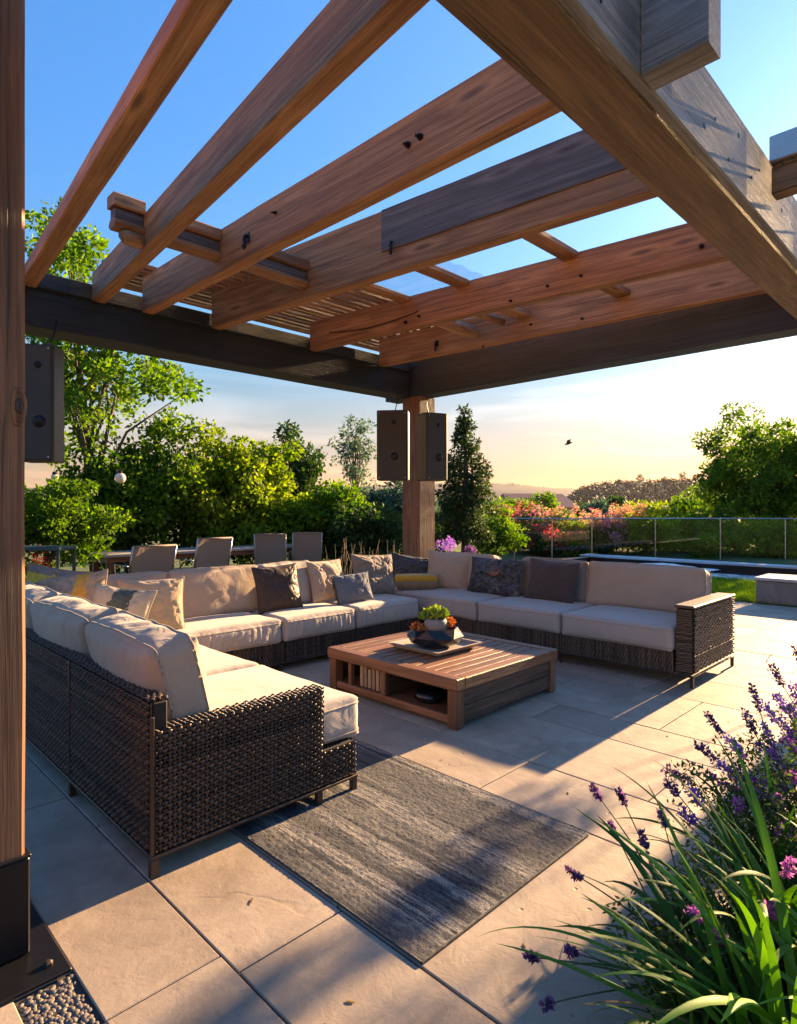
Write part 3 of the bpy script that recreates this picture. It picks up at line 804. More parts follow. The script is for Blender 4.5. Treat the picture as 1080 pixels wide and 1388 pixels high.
for i, (y0,y1) in enumerate(((2.66,3.70),(3.72,5.02))):
    cushion('seat_cushion', (1.79,(y0+y1)/2,.405), (1.13,y1-y0,.225), M['seat'], LS, seed=i*3+1, r=.055, bulge=(.015,.015,.022), pleat=.006)
for i, (y0,y1,lean) in enumerate(((2.74,3.74,13),(3.76,4.78,11),(4.80,5.75,12))):
    o = cushion('back_cushion', (1.345,(y0+y1)/2,.735), (.25,y1-y0-.01,.49), M['beige'], LS, rot=(0,R(-lean),R((-2,1.5,-1)[i])), seed=40+i*7, r=.06, bulge=(.05,.008,.022), wr=.016, nd=(14,56,34), pax=0)
# boxed seams on the near back cushion end
def seam_loop(o, w2, h2, y, parent):
    pass

# ---- back sofa (Y 5.06..6.15, X 1.2..5.55) ----
BS = empty('sofa', (3.6,5.6,0), label='long middle sofa section with dark ribbed wicker base across the back', cat='sofa', group='sections of the U-shaped outdoor sofa')
MB().box((2.32,5.075,.10),(5.42,5.95,.285),.006).box((1.2,5.075,.10),(2.29,5.95,.285),.006).build('seat_base', M['wick_back'], BS)
MB().box((1.2,5.96,.10),(6.75,6.04,.72),.01).build('back_frame', M['wicker'], BS)
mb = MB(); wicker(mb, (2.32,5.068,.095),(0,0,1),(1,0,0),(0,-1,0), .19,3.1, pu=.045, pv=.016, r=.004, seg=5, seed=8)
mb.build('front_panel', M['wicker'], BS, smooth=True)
mb = MB(); mb.box((2.31,5.055,.075),(5.44,5.075,.093),.003)
for x in (3.45,4.40): mb.box((x-.008,5.052,.094),(x+.008,5.066,.285),.003)
mb.build('rail', M['frame'], BS)
for x in (2.4,3.45,4.4,5.3):
    MB().box((x-.02,5.08,.0025),(x+.02,5.115,.074),.003).build('leg', M['frame'], BS)
for i, (x0,x1) in enumerate(((1.25,2.38),(2.40,3.44),(3.46,4.40),(4.42,5.42))):
    cushion('seat_cushion', ((x0+x1)/2,5.50,.40), (x1-x0,.90,.225), M['seat'], BS, seed=60+i*5, r=.055, bulge=(.012,.018,.028), pleat=.012, wr=.009, nd=(90,30,10))
for i, (x0,x1,mt) in enumerate(((1.5,2.6,'beige'),(2.62,3.60,'beige'),(3.62,4.32,'seat'))):
    cushion('back_cushion', ((x0+x1)/2,5.80,.74), (x1-x0,.21,.49), M[mt], BS, rot=(R(-12),0,R((1,-1.5,2)[i])), seed=80+i*7, r=.055, bulge=(.008,.045,.02), wr=.016, nd=(46,14,30), pax=1)

# ---- right sofa (X 5.68..6.83, Y 1.98..6.0) ----
RS = empty('sofa', (6.2,3.6,0), label='right sofa section with brown wicker side arm and taupe backrest', cat='sofa', group='sections of the U-shaped outdoor sofa')
MB().box((5.695,2.16,.115),(6.76,5.95,.30),.006).build('seat_base', M['wick_back'], RS)
MB().box((6.70,2.14,.302),(6.82,5.94,.72),.01).build('back_frame', M['wicker_b'], RS)
MB().box((5.70,1.995,.125),(6.82,2.135,.705),.01).build('arm_frame', M['wick_back'], RS)
mb = MB(); wicker(mb, (5.72,1.988,.135),(1,0,0),(0,0,1),(0,-1,0), 1.10,.15, pu=.05, pv=.021, r=.0045, seed=31)
wicker(mb, (5.72,1.988,.295),(1,0,0),(0,0,1),(0,-1,0), 1.10,.40, pu=.05, pv=.021, r=.0045, seed=32)
wicker(mb, (5.692,2.0,.135),(0,1,0),(0,0,1),(-1,0,0), .135,.56, pu=.045, pv=.02, r=.003, seed=33)
mb.build('arm_panel', M['wicker_b'], RS, smooth=True)
MB().box((5.682,1.975,.708),(6.84,2.15,.735),.008).build('arm_cap', M['wicker_b'], RS)
mb = MB(); wicker(mb, (5.688,2.16,.115),(0,0,1),(0,1,0),(-1,0,0), .185,2.90, pu=.04, pv=.017, r=.0032, seg=5, seed=34, stakes=0)
mb.build('front_panel', M['wicker_b'], RS, smooth=True)
mb = MB(); mb.box((5.676,1.98,.096),(5.70,5.05,.113),.004); mb.box((5.702,1.98,.096),(6.84,2.0,.113),.004); mb.box((5.70,1.979,.281),(6.83,1.987,.292),.002)
mb.build('rail', M['frame'], RS)
for (x,y) in ((5.70,2.0),(6.81,2.0),(5.70,3.3),(5.70,4.4),(6.78,5.8)):
    MB().box((x-.016,y-.014,.0025),(x+.016,y+.014,.095),.003).build('leg', M['frame'], RS)
for i, (y0,y1) in enumerate(((2.16,3.28),(3.30,4.37),(4.39,5.90))):
    cushion('seat_cushion', (6.20,(y0+y1)/2,.415), (1.10,y1-y0,.215), M['seat'], RS, seed=100+i*5, r=.045, bulge=(.012,.012,.02), wr=.006, nd=(30,50,10))
cushion('back_cushion', (6.56,2.79,.745), (.22,1.26,.48), M['beige'], RS, rot=(0,R(12),0), seed=120, r=.05, bulge=(.045,.008,.018), wr=.012, nd=(14,50,30), pax=0)
cushion('back_cushion', (6.56,3.88,.745), (.22,.88,.47), M['greige'], RS, rot=(0,R(12),0), seed=127, r=.05, bulge=(.045,.008,.018), wr=.014, nd=(14,36,30), pax=0)
cushion('back_cushion', (6.54,5.20,.745), (.22,.90,.48), M['beige'], RS, rot=(0,R(12),0), seed=131, r=.05, bulge=(.045,.008,.018), wr=.014, nd=(14,36,30), pax=0)

# ---- throw pillows ----
def m_pattern(name, a, b, c, sc_=9, rough=.6):
    t = NT(name); v = t.coords('Object')
    n1 = t.noise(v, sc_, 6, .65, 2.5); n2 = t.noise(v, sc_*.4, 3, .5, 1)
    cc = t.ramp(n1, [(.36,a),(.46,b),(.54,a),(.62,c)], 'LINEAR'); cc = t.mix(t.ramp(n2,[(.4,(0,0,0)),(.6,(.6,.6,.6))]), cc, a)
    t.bsdf(cc, rough, t.bump(n1, .7, .03)); return t.m
M['pat_silver'] = m_pattern('silver_black_pattern', (.018,.018,.022), (.16,.16,.18), (.05,.045,.05), rough=.4)
M['pat_navy'] = m_pattern('navy_grey_pattern', (.03,.035,.05), (.09,.09,.10), (.16,.12,.09))
def m_split(name, cols, axis=0, scale=3.0, off=0.0):
    t = NT(name); tc_ = t.n('ShaderNodeTexCoord'); sp = t.n('ShaderNodeSeparateXYZ'); t.l(tc_.outputs['Object'], sp.inputs[0])
    n1 = t.noise(tc_.outputs['Object'], 5, 4, .6, 1)
    f = t.math('ADD', t.math('ADD', t.math('MULTIPLY', sp.outputs[axis], scale), .5+off), t.math('MULTIPLY', t.math('SUBTRACT', n1, .5), .45))
    cc = t.ramp(f, cols, 'CONSTANT'); fib = t.noise(t.coords('Object'), 190, 2, .6)
    cc = t.mix(t.math('MULTIPLY', fib, .3), cc, (.05,.04,.03))
    t.bsdf(cc, .85, t.bump(t.noise(tc_.outputs['Object'], 8, 4, .5, 1.5), .4, .03)); return t.m
M['mustard'] = m_split('tan_with_mustard', [(0,(.34,.27,.20)),(.52,(.62,.33,.04)),(.72,(.36,.28,.2))], 0, 2.0)
M['mustard2'] = m_split('greige_with_yellow', [(0,(.27,.22,.18)),(.62,(.62,.42,.05)),(.78,(.25,.2,.17))], 2, 2.0)
M['teal'] = m_split('sand_with_teal', [(0,(.48,.40,.29)),(.36,(.06,.09,.075)),(.62,(.05,.07,.06)),(.68,(.42,.37,.28))], 0, 2.0)
P_ = pillow
P_('large sand beige pillow leaning in the left sofa corner beside the teal-banded pillow', (2.30,5.42,.735), (.56,.50,.19), M['beige2'], (R(-18),0,R(-22)), 1, .016, M['piping'])
P_('sand pillow with a dark teal band in front of the left corner pillows', (1.84,4.98,.755), (.52,.48,.17), M['teal'], (R(-24),R(6),R(-52)), 2, .014, M['piping'])
P_('crumpled tan pillow with a mustard stripe on the left sofa corner', (1.66,5.36,.84), (.52,.48,.18), M['mustard'], (R(-16),R(-8),R(-48)), 3, .03)
P_('crumpled greige pillow with a yellow patch behind the mustard-striped pillow', (1.62,5.80,.87), (.52,.46,.17), M['mustard2'], (R(-12),R(10),R(-35)), 4, .03)
P_('lime green pillow behind the left sofa at the wooden post', (1.22,6.28,.74), (.44,.44,.16), M['lime'], (R(-10),R(20),R(-60)), 5, .02)
P_('dark brown leather pillow on the middle sofa between two beige cushions', (3.70,5.52,.755), (.52,.50,.17), M['brownp'], (R(-17),R(-2),R(-8)), 6, .016)
P_('tan beige pillow behind the small slate blue pillow', (4.48,5.66,.765), (.56,.48,.18), M['beige'], (R(-15),0,R(6)), 7, .018)
P_('small slate blue pillow with a dark fringed edge', (4.62,5.36,.69), (.48,.34,.14), M['slate'], (R(-20),R(-3),R(-10)), 8, .012)
P_('wrinkled greige pillow at the right end of the middle sofa', (5.22,5.66,.775), (.66,.52,.20), M['greige'], (R(-14),R(3),R(-4)), 9, .032)
P_('navy and grey patterned pillow slumped in the far sofa corner', (6.02,5.80,.80), (.66,.34,.16), M['pat_navy'], (R(-14),R(10),R(-35)), 10, .03)
P_('plain beige pillow in the far corner beside the silver and black pillow', (6.30,5.34,.765), (.62,.52,.19), M['beige'], (R(-14),R(4),R(-62)), 11, .014, M['piping'])
pp = P_('crumpled silver and black patterned pillow with a copper disc', (6.30,4.58,.745), (.80,.48,.20), M['pat_silver'], (R(-16),0,R(-88)), 12, .04, crease=1.3)
P_('dark taupe pillow on the right sofa beside the silver and black pillow', (6.30,3.78,.755), (.66,.50,.17), M['taupe'], (R(-16),R(2),R(-90)), 13, .012)
# fringe on slate pillow, disc on silver pillow
sl = [o for o in bpy.data.objects if o.get('label','').startswith('small slate')][0]
mb = MB(); rg = random.Random(3)
for k in range(34):
    z = -.155+.31*k/33; mb.tube([(-.232,-.004,z),(-.245,-.012,z+rg.uniform(-.01,.01)),(-.262,-.012+rg.uniform(-.01,.01),z+rg.uniform(-.015,.01))], [.005,.006,.003], 5)
fr = mb.build('fringe', M['brownp'], smooth=True); fr.parent = sl
mb = MB(); mb.lathe([(.0,.0),(.075,.002),(.082,.010),(.06,.022),(.0,.026)], 28, wob=lambda a,z: 1+.12*math.cos(2*a))
dk = mb.build('disc', m_plain('copper_patch', (.22,.10,.07), .4, .3, 30, .4), smooth=True); dk.parent = pp; dk.location = (.05,-.108,.05); dk.rotation_euler = (R(90),0,0)
# fringed box of mustard cloth on corner seat
bx = empty('fringed_ottoman_box', (5.93,5.60,.52), R(-40), 'woven box with a mustard yellow cloth top on the far corner seat', 'basket')
MB().box((-.26,-.13,.003),(.26,.13,.13),.02).build('basket_body', M['greige'], bx, local=True)
mb = MB()
for k in range(70):
    x = -.265+.53*k/69
    mb.tube([(x,-.135,.135),(x+rg.uniform(-.008,.008),-.145,.08),(x+rg.uniform(-.012,.012),-.142,.02+rg.uniform(0,.02))], [.005,.006,.004], 5)
mb.build('fringe', m_fabric('straw_fringe', (.30,.21,.12)), bx, smooth=True, local=True)
V, Fs, pts, nd = rounded_cushion((.56,.30,.07), .03, (.0,.0,.015), (30,20,6), 5, .01)
o = MB().add(V, Fs).build('cloth', m_fabric('mustard_cloth', (.55,.33,.04)), bx, smooth=True, local=True); o.location = (0,0,.165)

# ------------------------------------------------------------------ coffee table
CT = empty('coffee_table', (4.08,3.54,0), label='low square slatted teak coffee table with an open shelf', cat='coffee table')
x0,x1,y0,y1,zt = 3.40,4.76,2.81,4.27,.375
for (x,y) in ((x0,y0),(x1-.09,y0),(x0,y1-.09),(x1-.09,y1-.09)):
    mb = MB().box((x,y,.0155),(x+.09,y+.09,.285),.006); mb.box((x+.008,y+.008,.0025),(x+.082,y+.082,.0153),.002); mb.build('leg', M['teak_z'], CT)
MB().box((x0-.012,y0-.012,.287),(x0+.085,y1+.012,zt),.006).build('side_rail', M['teak_y'], CT); MB().box((x1-.085,y0-.012,.287),(x1+.012,y1+.012,zt),.006).build('side_rail', M['teak_y'], CT)
MB().box((x0+.087,y0-.012,.287),(x1-.087,y0+.085,zt-.0015),.006).build('end_rail', M['teak_x'], CT); MB().box((x0+.087,y1-.085,.287),(x1-.087,y1+.012,zt-.0015),.006).build('end_rail', M['teak_x'], CT)
nsl = 13; sw = (y1-y0-.17)/nsl
for k in range(nsl):
    ya = y0+.085+k*sw
    a = MB().box((x0+.088,ya+.009,.337),(x1-.088,ya+sw-.009,zt-.006-.001*(k%2)),.004).build('top_slat', M['teak_x'], CT)
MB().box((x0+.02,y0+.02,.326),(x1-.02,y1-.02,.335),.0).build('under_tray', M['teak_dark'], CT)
MB().box((x0+.03,y0+.05,.05),(x1-.03,y1-.05,.085),.004).build('shelf', M['teak_y'], CT)
# lower rail on the open side, dividing post, closed planks on the camera-right side
MB().box((x0+.01,y0+.092,.035),(x0+.045,y1-.092,.085+.006),.004).build('lower_rail', M['teak_y'], CT)
MB().box((x0+.006,3.56,.092),(x0+.05,3.61,.286),.004).build('divider', M['teak_z'], CT)
MB().box((x0+.006,3.98,.092),(x0+.05,4.02,.286),.004).build('divider', M['teak_z'], CT)
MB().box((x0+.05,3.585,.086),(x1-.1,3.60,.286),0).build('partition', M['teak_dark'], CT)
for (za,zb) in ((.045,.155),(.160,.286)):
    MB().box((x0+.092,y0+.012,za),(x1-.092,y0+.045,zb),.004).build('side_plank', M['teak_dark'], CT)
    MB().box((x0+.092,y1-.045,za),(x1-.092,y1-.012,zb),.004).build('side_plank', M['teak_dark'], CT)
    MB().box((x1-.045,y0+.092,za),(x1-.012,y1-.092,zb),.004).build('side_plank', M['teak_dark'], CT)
# upright folded blinds / magazines in the cubby
for k in range(6):
    y = 3.645+.05*k
    o = MB().box((x0+.06,y,.087),(x0+.30,y+.034,.25+.015*((k*7)%3)),.006).build('magazine', m_plain('paper', (.50,.36,.24) if k%2 else (.36,.24,.15), .8, 0, 60, .3) if k < 2 else bpy.data.objects['magazine' if k%2==0 else 'magazine.001'].data.materials[0])
    tag(o, 'upright bound magazines in a row on the open shelf of the coffee table', 'magazine', 'magazines on the coffee table shelf')
ob = MB(); ob.lathe([(.0,.0),(.10,.0),(.13,.03),(.12,.07),(.10,.08),(.0,.08)], 20, (3.60,3.25,.0865))
tag(ob.build('dark_bowl', M['black_glaze'], smooth=True), 'black bowl on the lower shelf of the coffee table', 'bowl')

# tray, bowl, succulents
TR = empty('tray', (4.06,3.60,.3755), R(0), 'square whitewashed tray on the coffee table under the black bowl', 'tray')
tm = m_plain('whitewashed_wood', (.42,.36,.31), .6, 0, 18, .3, .2)
def tray(mb, a, zb, h_, lip):
    o_ = [(-a,-a),(a,-a),(a,a),(-a,a)]; b_ = a*.82; i_ = a-.022
    V = [(x*.82,y*.82,0) for x,y in o_]+[(x,y,h_) for x,y in o_]+[(x*(i_/a),y*(i_/a),h_) for x,y in o_]+[(x*.80,y*.80,.012) for x,y in o_]
    f = [(3,2,1,0)]
    for lv in range(3):
        for j in range(4):
            k = (j+1)%4; f.append((lv*4+j, lv*4+k, (lv+1)*4+k, (lv+1)*4+j))
    f.append((12,13,14,15)); return mb.add(V, f)
tray(MB(), .30, 0, .045, .02).build('tray_body', tm, TR, local=True)
BW = empty('faceted_bowl', (4.06,3.60,.3885), R(20), 'black faceted bowl planter in the middle of the tray', 'planter')
mb = MB(); n = 9; prof = [(.13,0),(.235,.05),(.255,.10),(.20,.165),(.185,.165),(.18,.13)]
V = []; 
for lv, (r_, z_) in enumerate(prof):
    for j in range(n):
        a = 2*math.pi*(j+.5*(lv%2 if lv < 4 else 1))/n; V.append((r_*math.cos(a), r_*math.sin(a), z_))
f = []
for lv in range(len(prof)-1):
    for j in range(n):
        k = (j+1)%n
        if lv < 3:
            if lv%2 == 0: f += [(lv*n+j, lv*n+k, (lv+1)*n+j), (lv*n+k, (lv+1)*n+k, (lv+1)*n+j)]
            else: f += [(lv*n+j, lv*n+k, (lv+1)*n+k), (lv*n+j, (lv+1)*n+k, (lv+1)*n+j)]
        else: f.append((lv*n+j, lv*n+k, (lv+1)*n+k, (lv+1)*n+j))
f += [tuple(range(n))[::-1]]
mb.add(V, f); mb.build('bowl', M['black_glaze'], BW, local=True)
MB().lathe([(.0,.0),(.178,.0),(.178,.012),(.0,.02)], 18, (0,0,.118)).build('soil', M['soil'], BW, local=True)
# smaller stone pot set in the bowl
SP = empty('stone_pot', (4.005,3.545,.52), 0, 'small ribbed grey stone pot set in the black bowl', 'pot')
MB().lathe([(.05,.0),(.085,.02),(.10,.06),(.098,.10),(.085,.125),(.075,.125),(.075,.10)], 40, (0,0,0), wob=lambda a,z: 1+.018*math.cos(20*a)).build('pot', M['block'], SP, smooth=True, local=True)
def rosette(mb, c, n, r_, h_, seed, wid=.35):
    rg = random.Random(seed)
    for k in range(n):
        t_ = k/n; a = k*2.4; el = R(12+70*t_); L = r_*(1-.45*t_)*rg.uniform(.85,1.1)
        d = Vector((math.cos(a)*math.cos(el), math.sin(a)*math.cos(el), math.sin(el))); s_ = Vector((-math.sin(a), math.cos(a), 0)); up = s_.cross(d)*-1
        c0 = Vector(c)+Vector((0,0,h_*t_)); V = []
        for q, wq in ((0,.35),(.4,.9),(.75,.85),(1,.06)):
            p = c0+d*L*q+Vector((0,0,1))*L*.15*q*q
            V += [tuple(p+s_*L*wid*.5*wq+up*.012*wq), tuple(p-up*.014*wq), tuple(p-s_*L*wid*.5*wq+up*.012*wq)]
        f = [(i*3+j, i*3+j+1, (i+1)*3+j+1, (i+1)*3+j) for i in range(3) for j in range(2)]
        mb.add(V, f)
SU = empty('succulents', (4.04,3.58,.51), 0, 'yellow-green succulent rosettes growing out of the pots on the tray', 'succulent')
mb = MB(); rg = random.Random(8)
for (x,y,z,r_) in ((-.03,-.03,.14,.10),(-.09,.03,.12,.09),(.04,.02,.14,.09),(-.02,.07,.11,.085),(.02,-.08,.14,.07)): rosette(mb, (x,y,z), 26, r_, .05, int(r_*1000+x*100))
mb.build('green_rosette', M['succ'], SU, smooth=False, local=True)
mb = MB()
for (x,y,z,r_) in ((-.13,.10,.03,.07),(-.15,.02,.02,.06),(-.10,.14,.02,.06),(.10,-.08,.06,.08),(.12,.0,.03,.07),(.07,.10,.03,.06),(.05,-.12,.06,.05)): rosette(mb, (x,y,z), 20, r_, .03, int(r_*1000+x*77), .28)
mb.build('red_rosette', M['succ_red'], SU, smooth=False, local=True)
mb = MB()
for k in range(26):
    a = rg.uniform(0,6.28); q = rg.uniform(.02,.09); h_ = rg.uniform(.17,.25)
    mb.tube([(q*math.cos(a)*.5,q*math.sin(a)*.5,.05),(q*math.cos(a),q*math.sin(a),h_*.7),(q*math.cos(a)*1.4,q*math.sin(a)*1.4,h_)], [.004,.006,.002], 5)
mb.build('stalk', M['succ'], SU, smooth=True, local=True)

# ------------------------------------------------------------------ rugs
def m_rug(name, cols, axis='x', scale=1.0):
    t = NT(name); 
    st = (7.5*scale,.26,1) if axis == 'x' else (.22,7*scale,1)
    v = t.coords('Object', st, rand=False)
    n1 = t.noise(v, 1.6, 6, .75, .25); v2 = t.coords('Object', rand=False); n2 = t.noise(v2, 160, 3, .7); n3 = t.noise(v2, 3, 4, .6)
    f = t.math('ADD', n1, t.math('MULTIPLY', t.math('SUBTRACT', n3, .5), .32)); f = t.math('ADD', f, t.math('MULTIPLY', t.math('SUBTRACT', n2, .5), .14))
    lowb = t.noise(t.coords('Object', (2.6,.05,1) if axis == 'x' else (.05,2.6,1), rand=False), 1.5, 1, .5)
    c = t.ramp(f, cols); c = t.mix(t.ramp(lowb, [(.44,(0,0,0)),(.52,(.72,.72,.72))]), c, (.022,.026,.036))
    t.bsdf(c, .95, t.bump(n2, .9, .006)); return t.m
M['rug'] = m_rug('striped_rug', [(.33,(.012,.015,.024)),(.42,(.024,.028,.038)),(.462,(.10,.10,.11)),(.492,(.36,.33,.28)),(.52,(.05,.054,.066)),(.57,(.11,.11,.12)),(.60,(.34,.31,.27)),(.63,(.05,.053,.064)),(.75,(.018,.021,.03))])
M['rug2'] = m_rug('grey_rug', [(.3,(.10,.095,.10)),(.6,(.18,.17,.17)),(.8,(.24,.22,.21))], 'y', .6)
def rug(name, xa, xb, ya, yb, step, mat, label, h_=.010, seed=0, edge=.018, emat=None):
    rg = np.random.RandomState(seed); nx = int((xb-xa)/step); ny = int((yb-ya)/step)
    X, Y = np.meshgrid(np.linspace(xa,xb,nx+1), np.linspace(ya,yb,ny+1), indexing='ij')
    Z = h_+rg.uniform(-.0026,.0026,X.shape)
    wav = np.array([.006*noise.noise(Vector((0,y*2.2,seed))) for y in Y[0]]); X = X+wav[None,:]*((X-xa)/(xb-xa)*2-1)
    Z += np.array([[.002*noise.noise(Vector((x*2.3,y*2.3,seed+4))) for y in Y[0]] for x in X[:,0]])
    V = np.stack([X,Y,Z],-1); n0 = V.reshape(-1,3); ids = np.arange((nx+1)*(ny+1)).reshape(nx+1,ny+1)
    q = np.stack([ids[:-1,:-1],ids[1:,:-1],ids[1:,1:],ids[:-1,1:]],-1).reshape(-1,4)
    loop = list(ids[:,0])+list(ids[-1,1:])+list(ids[-2::-1,-1])+list(ids[0,-2:0:-1])
    r_ = empty(name, ((xa+xb)/2,(ya+yb)/2,0), 0, label, 'rug')
    MB().add(n0, q).build('pile', mat, r_)
    P = [n0[i] for i in loop]+[n0[loop[0]]]; P = [(p[0],p[1],h_*.55) for p in P]
    MB().tube(P, h_*.55, 6, False).build('binding', emat or M['rug_edge'], r_, smooth=True)
M['rug_edge'] = m_fabric('rug_binding', (.05,.045,.042))
rug('striped_rug', 1.575, 2.775, 1.46, 3.35, .0085, M['rug'], 'grey and cream streaked runner rug poking out from under the near sofa arm', seed=2)

# ------------------------------------------------------------------ foliage machinery
def leaf_cloud(mb, C, n_per, rad, size, rg, flat=.8, droop=.2, asp=.5, up=.35):
    """C: (m,3) clump centres; kites scattered round each"""
    C = np.repeat(np.asarray(C, float), n_per, axis=0); m = len(C)
    rad = np.repeat(np.broadcast_to(rad, (m//n_per,)), n_per)
    d = rg.randn(m,3); d /= np.linalg.norm(d,axis=1)[:,None]
    P = C + d*(rad*rg.uniform(.25,1,m)**.6)[:,None]*np.array([1,1,flat])
    a = rg.randn(m,3); a[:,2] -= droop; a = a*.8+d*.9; a /= np.linalg.norm(a,axis=1)[:,None]
    nrm = rg.randn(m,3)*.7+d*.6; nrm[:,2] += up; b = np.cross(a,nrm); b /= np.linalg.norm(b,axis=1)[:,None]+1e-9
    c = np.cross(a,b)
    s_ = size*rg.uniform(.6,1.25,m)[:,None]
    V = np.stack([P, P+a*s_*.45+b*s_*asp*.5+c*s_*.06, P+a*s_, P+a*s_*.45-b*s_*asp*.5+c*s_*.06], 1).reshape(-1,3)
    Fq = np.arange(m*4).reshape(-1,4); mb.add(V, Fq); return mb

def crown_pts(c, rad, n, rg, lo=.35, zmin=None, lump=.25, seed=0):
    pts = []
    while len(pts) < n:
        d = rg.randn(3); d /= np.linalg.norm(d); q = rg.uniform(lo,1)**.5
        k = 1+lump*noise.noise(Vector(tuple(d*1.8+seed)))*1.8
        p = np.array(c)+d*q*np.array(rad)*k
        if zmin is not None and p[2] < zmin: continue
        pts.append(p)
    return np.array(pts)

def limbs(mb, base, top, pts, rg, r0=.12, n=9, bend=.15):
    base = Vector(base); top = Vector(top)
    tr = [base.lerp(top, t_)+Vector((rg.randn()*bend*t_*(1-t_), rg.randn()*bend*t_*(1-t_), 0)) for t_ in np.linspace(0,1,8)]
    mb.tube(tr, [r0*(1-.75*t_) for t_ in np.linspace(0,1,8)], 8)
    idx = rg.choice(len(pts), min(n,len(pts)), replace=False)
    for i in idx:
        k = rg.randint(2,8); s_ = tr[min(k,7)]; e_ = Vector(tuple(pts[i]))
        mid = s_.lerp(e_,.5)+Vector((rg.randn()*.08*(e_-s_).length, rg.randn()*.08*(e_-s_).length, .08*(e_-s_).length))
        r_ = r0*(1-.75*k/7)*.55; mb.tube([s_, mid, e_], [r_, r_*.6, r_*.18], 6)

def tree(name, base, crown_c, rad, mat, label, cat='tree', group=None, nc=60, n_per=120, crad=.35, leaf=.09, seed=0, r0=.12, nl=14, trunk='bark', lump=.25, lo=.3, droop=.2, extra=None, zmin=None, top=None, asp=.5):
    rg = np.random.RandomState(seed); t = empty(name, base, 0, label, cat, group)
    pts = crown_pts(crown_c, rad, nc, rg, lo, zmin, lump, seed)
    if extra is not None: pts = np.concatenate([pts, np.array(extra)])
    mb = MB(); limbs(mb, base, top or (crown_c[0],crown_c[1],crown_c[2]+rad[2]*.5), pts, rg, r0, nl); mb.build('trunk', M[trunk], t, smooth=True)
    mb = MB(); leaf_cloud(mb, pts, n_per, crad*rg.uniform(.6,1.2,len(pts)), leaf, rg, droop=droop, asp=asp)
    mb.build('crown', M[mat], t)
    return t

def px_tree(name, px, D, ytop, ybot, wpx, mat, label, depth=None, **k):
    """tree or shrub whose crown spans rows ytop..ybot and wpx columns at depth D"""
    b = at(px, D, -.06); zt_, zb_ = zat(ytop, D), max(.0, zat(ybot, D)); wr_ = wpx/F*D/2
    return tree(name, tuple(b), (b.x,b.y,(zt_+zb_)/2), (wr_*.86,(depth or wr_)*.86,(zt_-zb_)/2*.9), mat, label, **k)

G1 = 'shrubs of the tall hedge behind the dining table'
hedge = [ # px, D, ytop, ybot, wpx, mat, label
 (70,10.5,650,765,150,'leaf_hedge','bright green leafy shrub next to the near wooden post, left end of the hedge'),
 (150,13,598,775,150,'leaf_hedge','dark green shrub with a bare branch and a globe lamp in front of it'),
 (222,14,563,775,150,'leaf_hedge','tallest rounded shrub of the hedge, its top under the pale tree branch'),
 (300,14.5,590,775,140,'leaf_yellow','golden green shrub of the hedge behind the dining chairs'),
 (352,15.5,585,775,110,'leaf_yellow','yellow-green shrub with a narrow pointed top beside the bushy evergreen'),
 (385,15.9,668,760,120,'leaf_yellow','low bright golden shrub in front of the bushy evergreen'),
 (392,19,578,760,80,'leaf_dark','dark bushy evergreen rising behind the golden shrubs'),
 (455,16,655,765,95,'leaf_hedge','mid green shrub to the right of the golden shrubs'),
 (500,15,690,765,100,'leaf_dark','low dark hedge shrub left of the far pergola post'),
 (530,19,655,760,110,'leaf_grey','grey-green shrub behind the left loudspeaker of the far post'),
]
for i, (px,D,yt,yb,wp,mt,lb) in enumerate(hedge):
    px_tree('shrub', px, D, yt, yb, wp, mt, lb, cat='shrub', group=G1, nc=120, n_per=115, crad=.36*D/14, leaf=.115*D/14, seed=200+i, r0=.07, nl=18, lump=.38, lo=.1, zmin=.15, asp=.62)
# loose light tree above the hedge, upper left
b = at(150, 12.8)
rgx = np.random.RandomState(4); ex = []
for (px,py,sp) in ((60,330,22),(85,345,22),(110,350,20),(60,300,16),(120,345,12),(70,370,25),(100,375,18),(230,510,20),(255,515,14),(200,500,26),(160,490,34),(120,490,36),(90,500,36),(75,540,36),(120,540,36),(60,600,36),(175,535,26),(210,520,18),(100,585,36),(140,560,30),(60,450,30),(95,440,30),(130,420,25),(150,450,28)):
    for q in range(3):
        D = 12.8+rgx.uniform(-1.2,1.2); p = at(px+rgx.randn()*sp*.6, D); ex.append((p.x,p.y,zat(py+rgx.randn()*sp*.5,D)))
tree('light_leaved_tree', tuple(at(130,12.8,-.06)), tuple(at(95,12.8,4.6)), (1.2,1.2,1.6), 'leaf_tree', 'tall light-leaved tree at the upper left, its twigs seen above and below the charcoal beam', nc=30, n_per=95, crad=.34, leaf=.13, seed=301, r0=.10, nl=46, extra=ex, top=tuple(at(100,12.8,6.3)), asp=.62)
# sparse pale tree
t = px_tree('pale_tree', 482, 26, 558, 668, 62, 'leaf_grey', 'sparse grey-green tree against the sky left of the far pergola post', nc=46, n_per=42, crad=.32, leaf=.17, seed=310, r0=.07, nl=30, lo=.15, lump=.6)
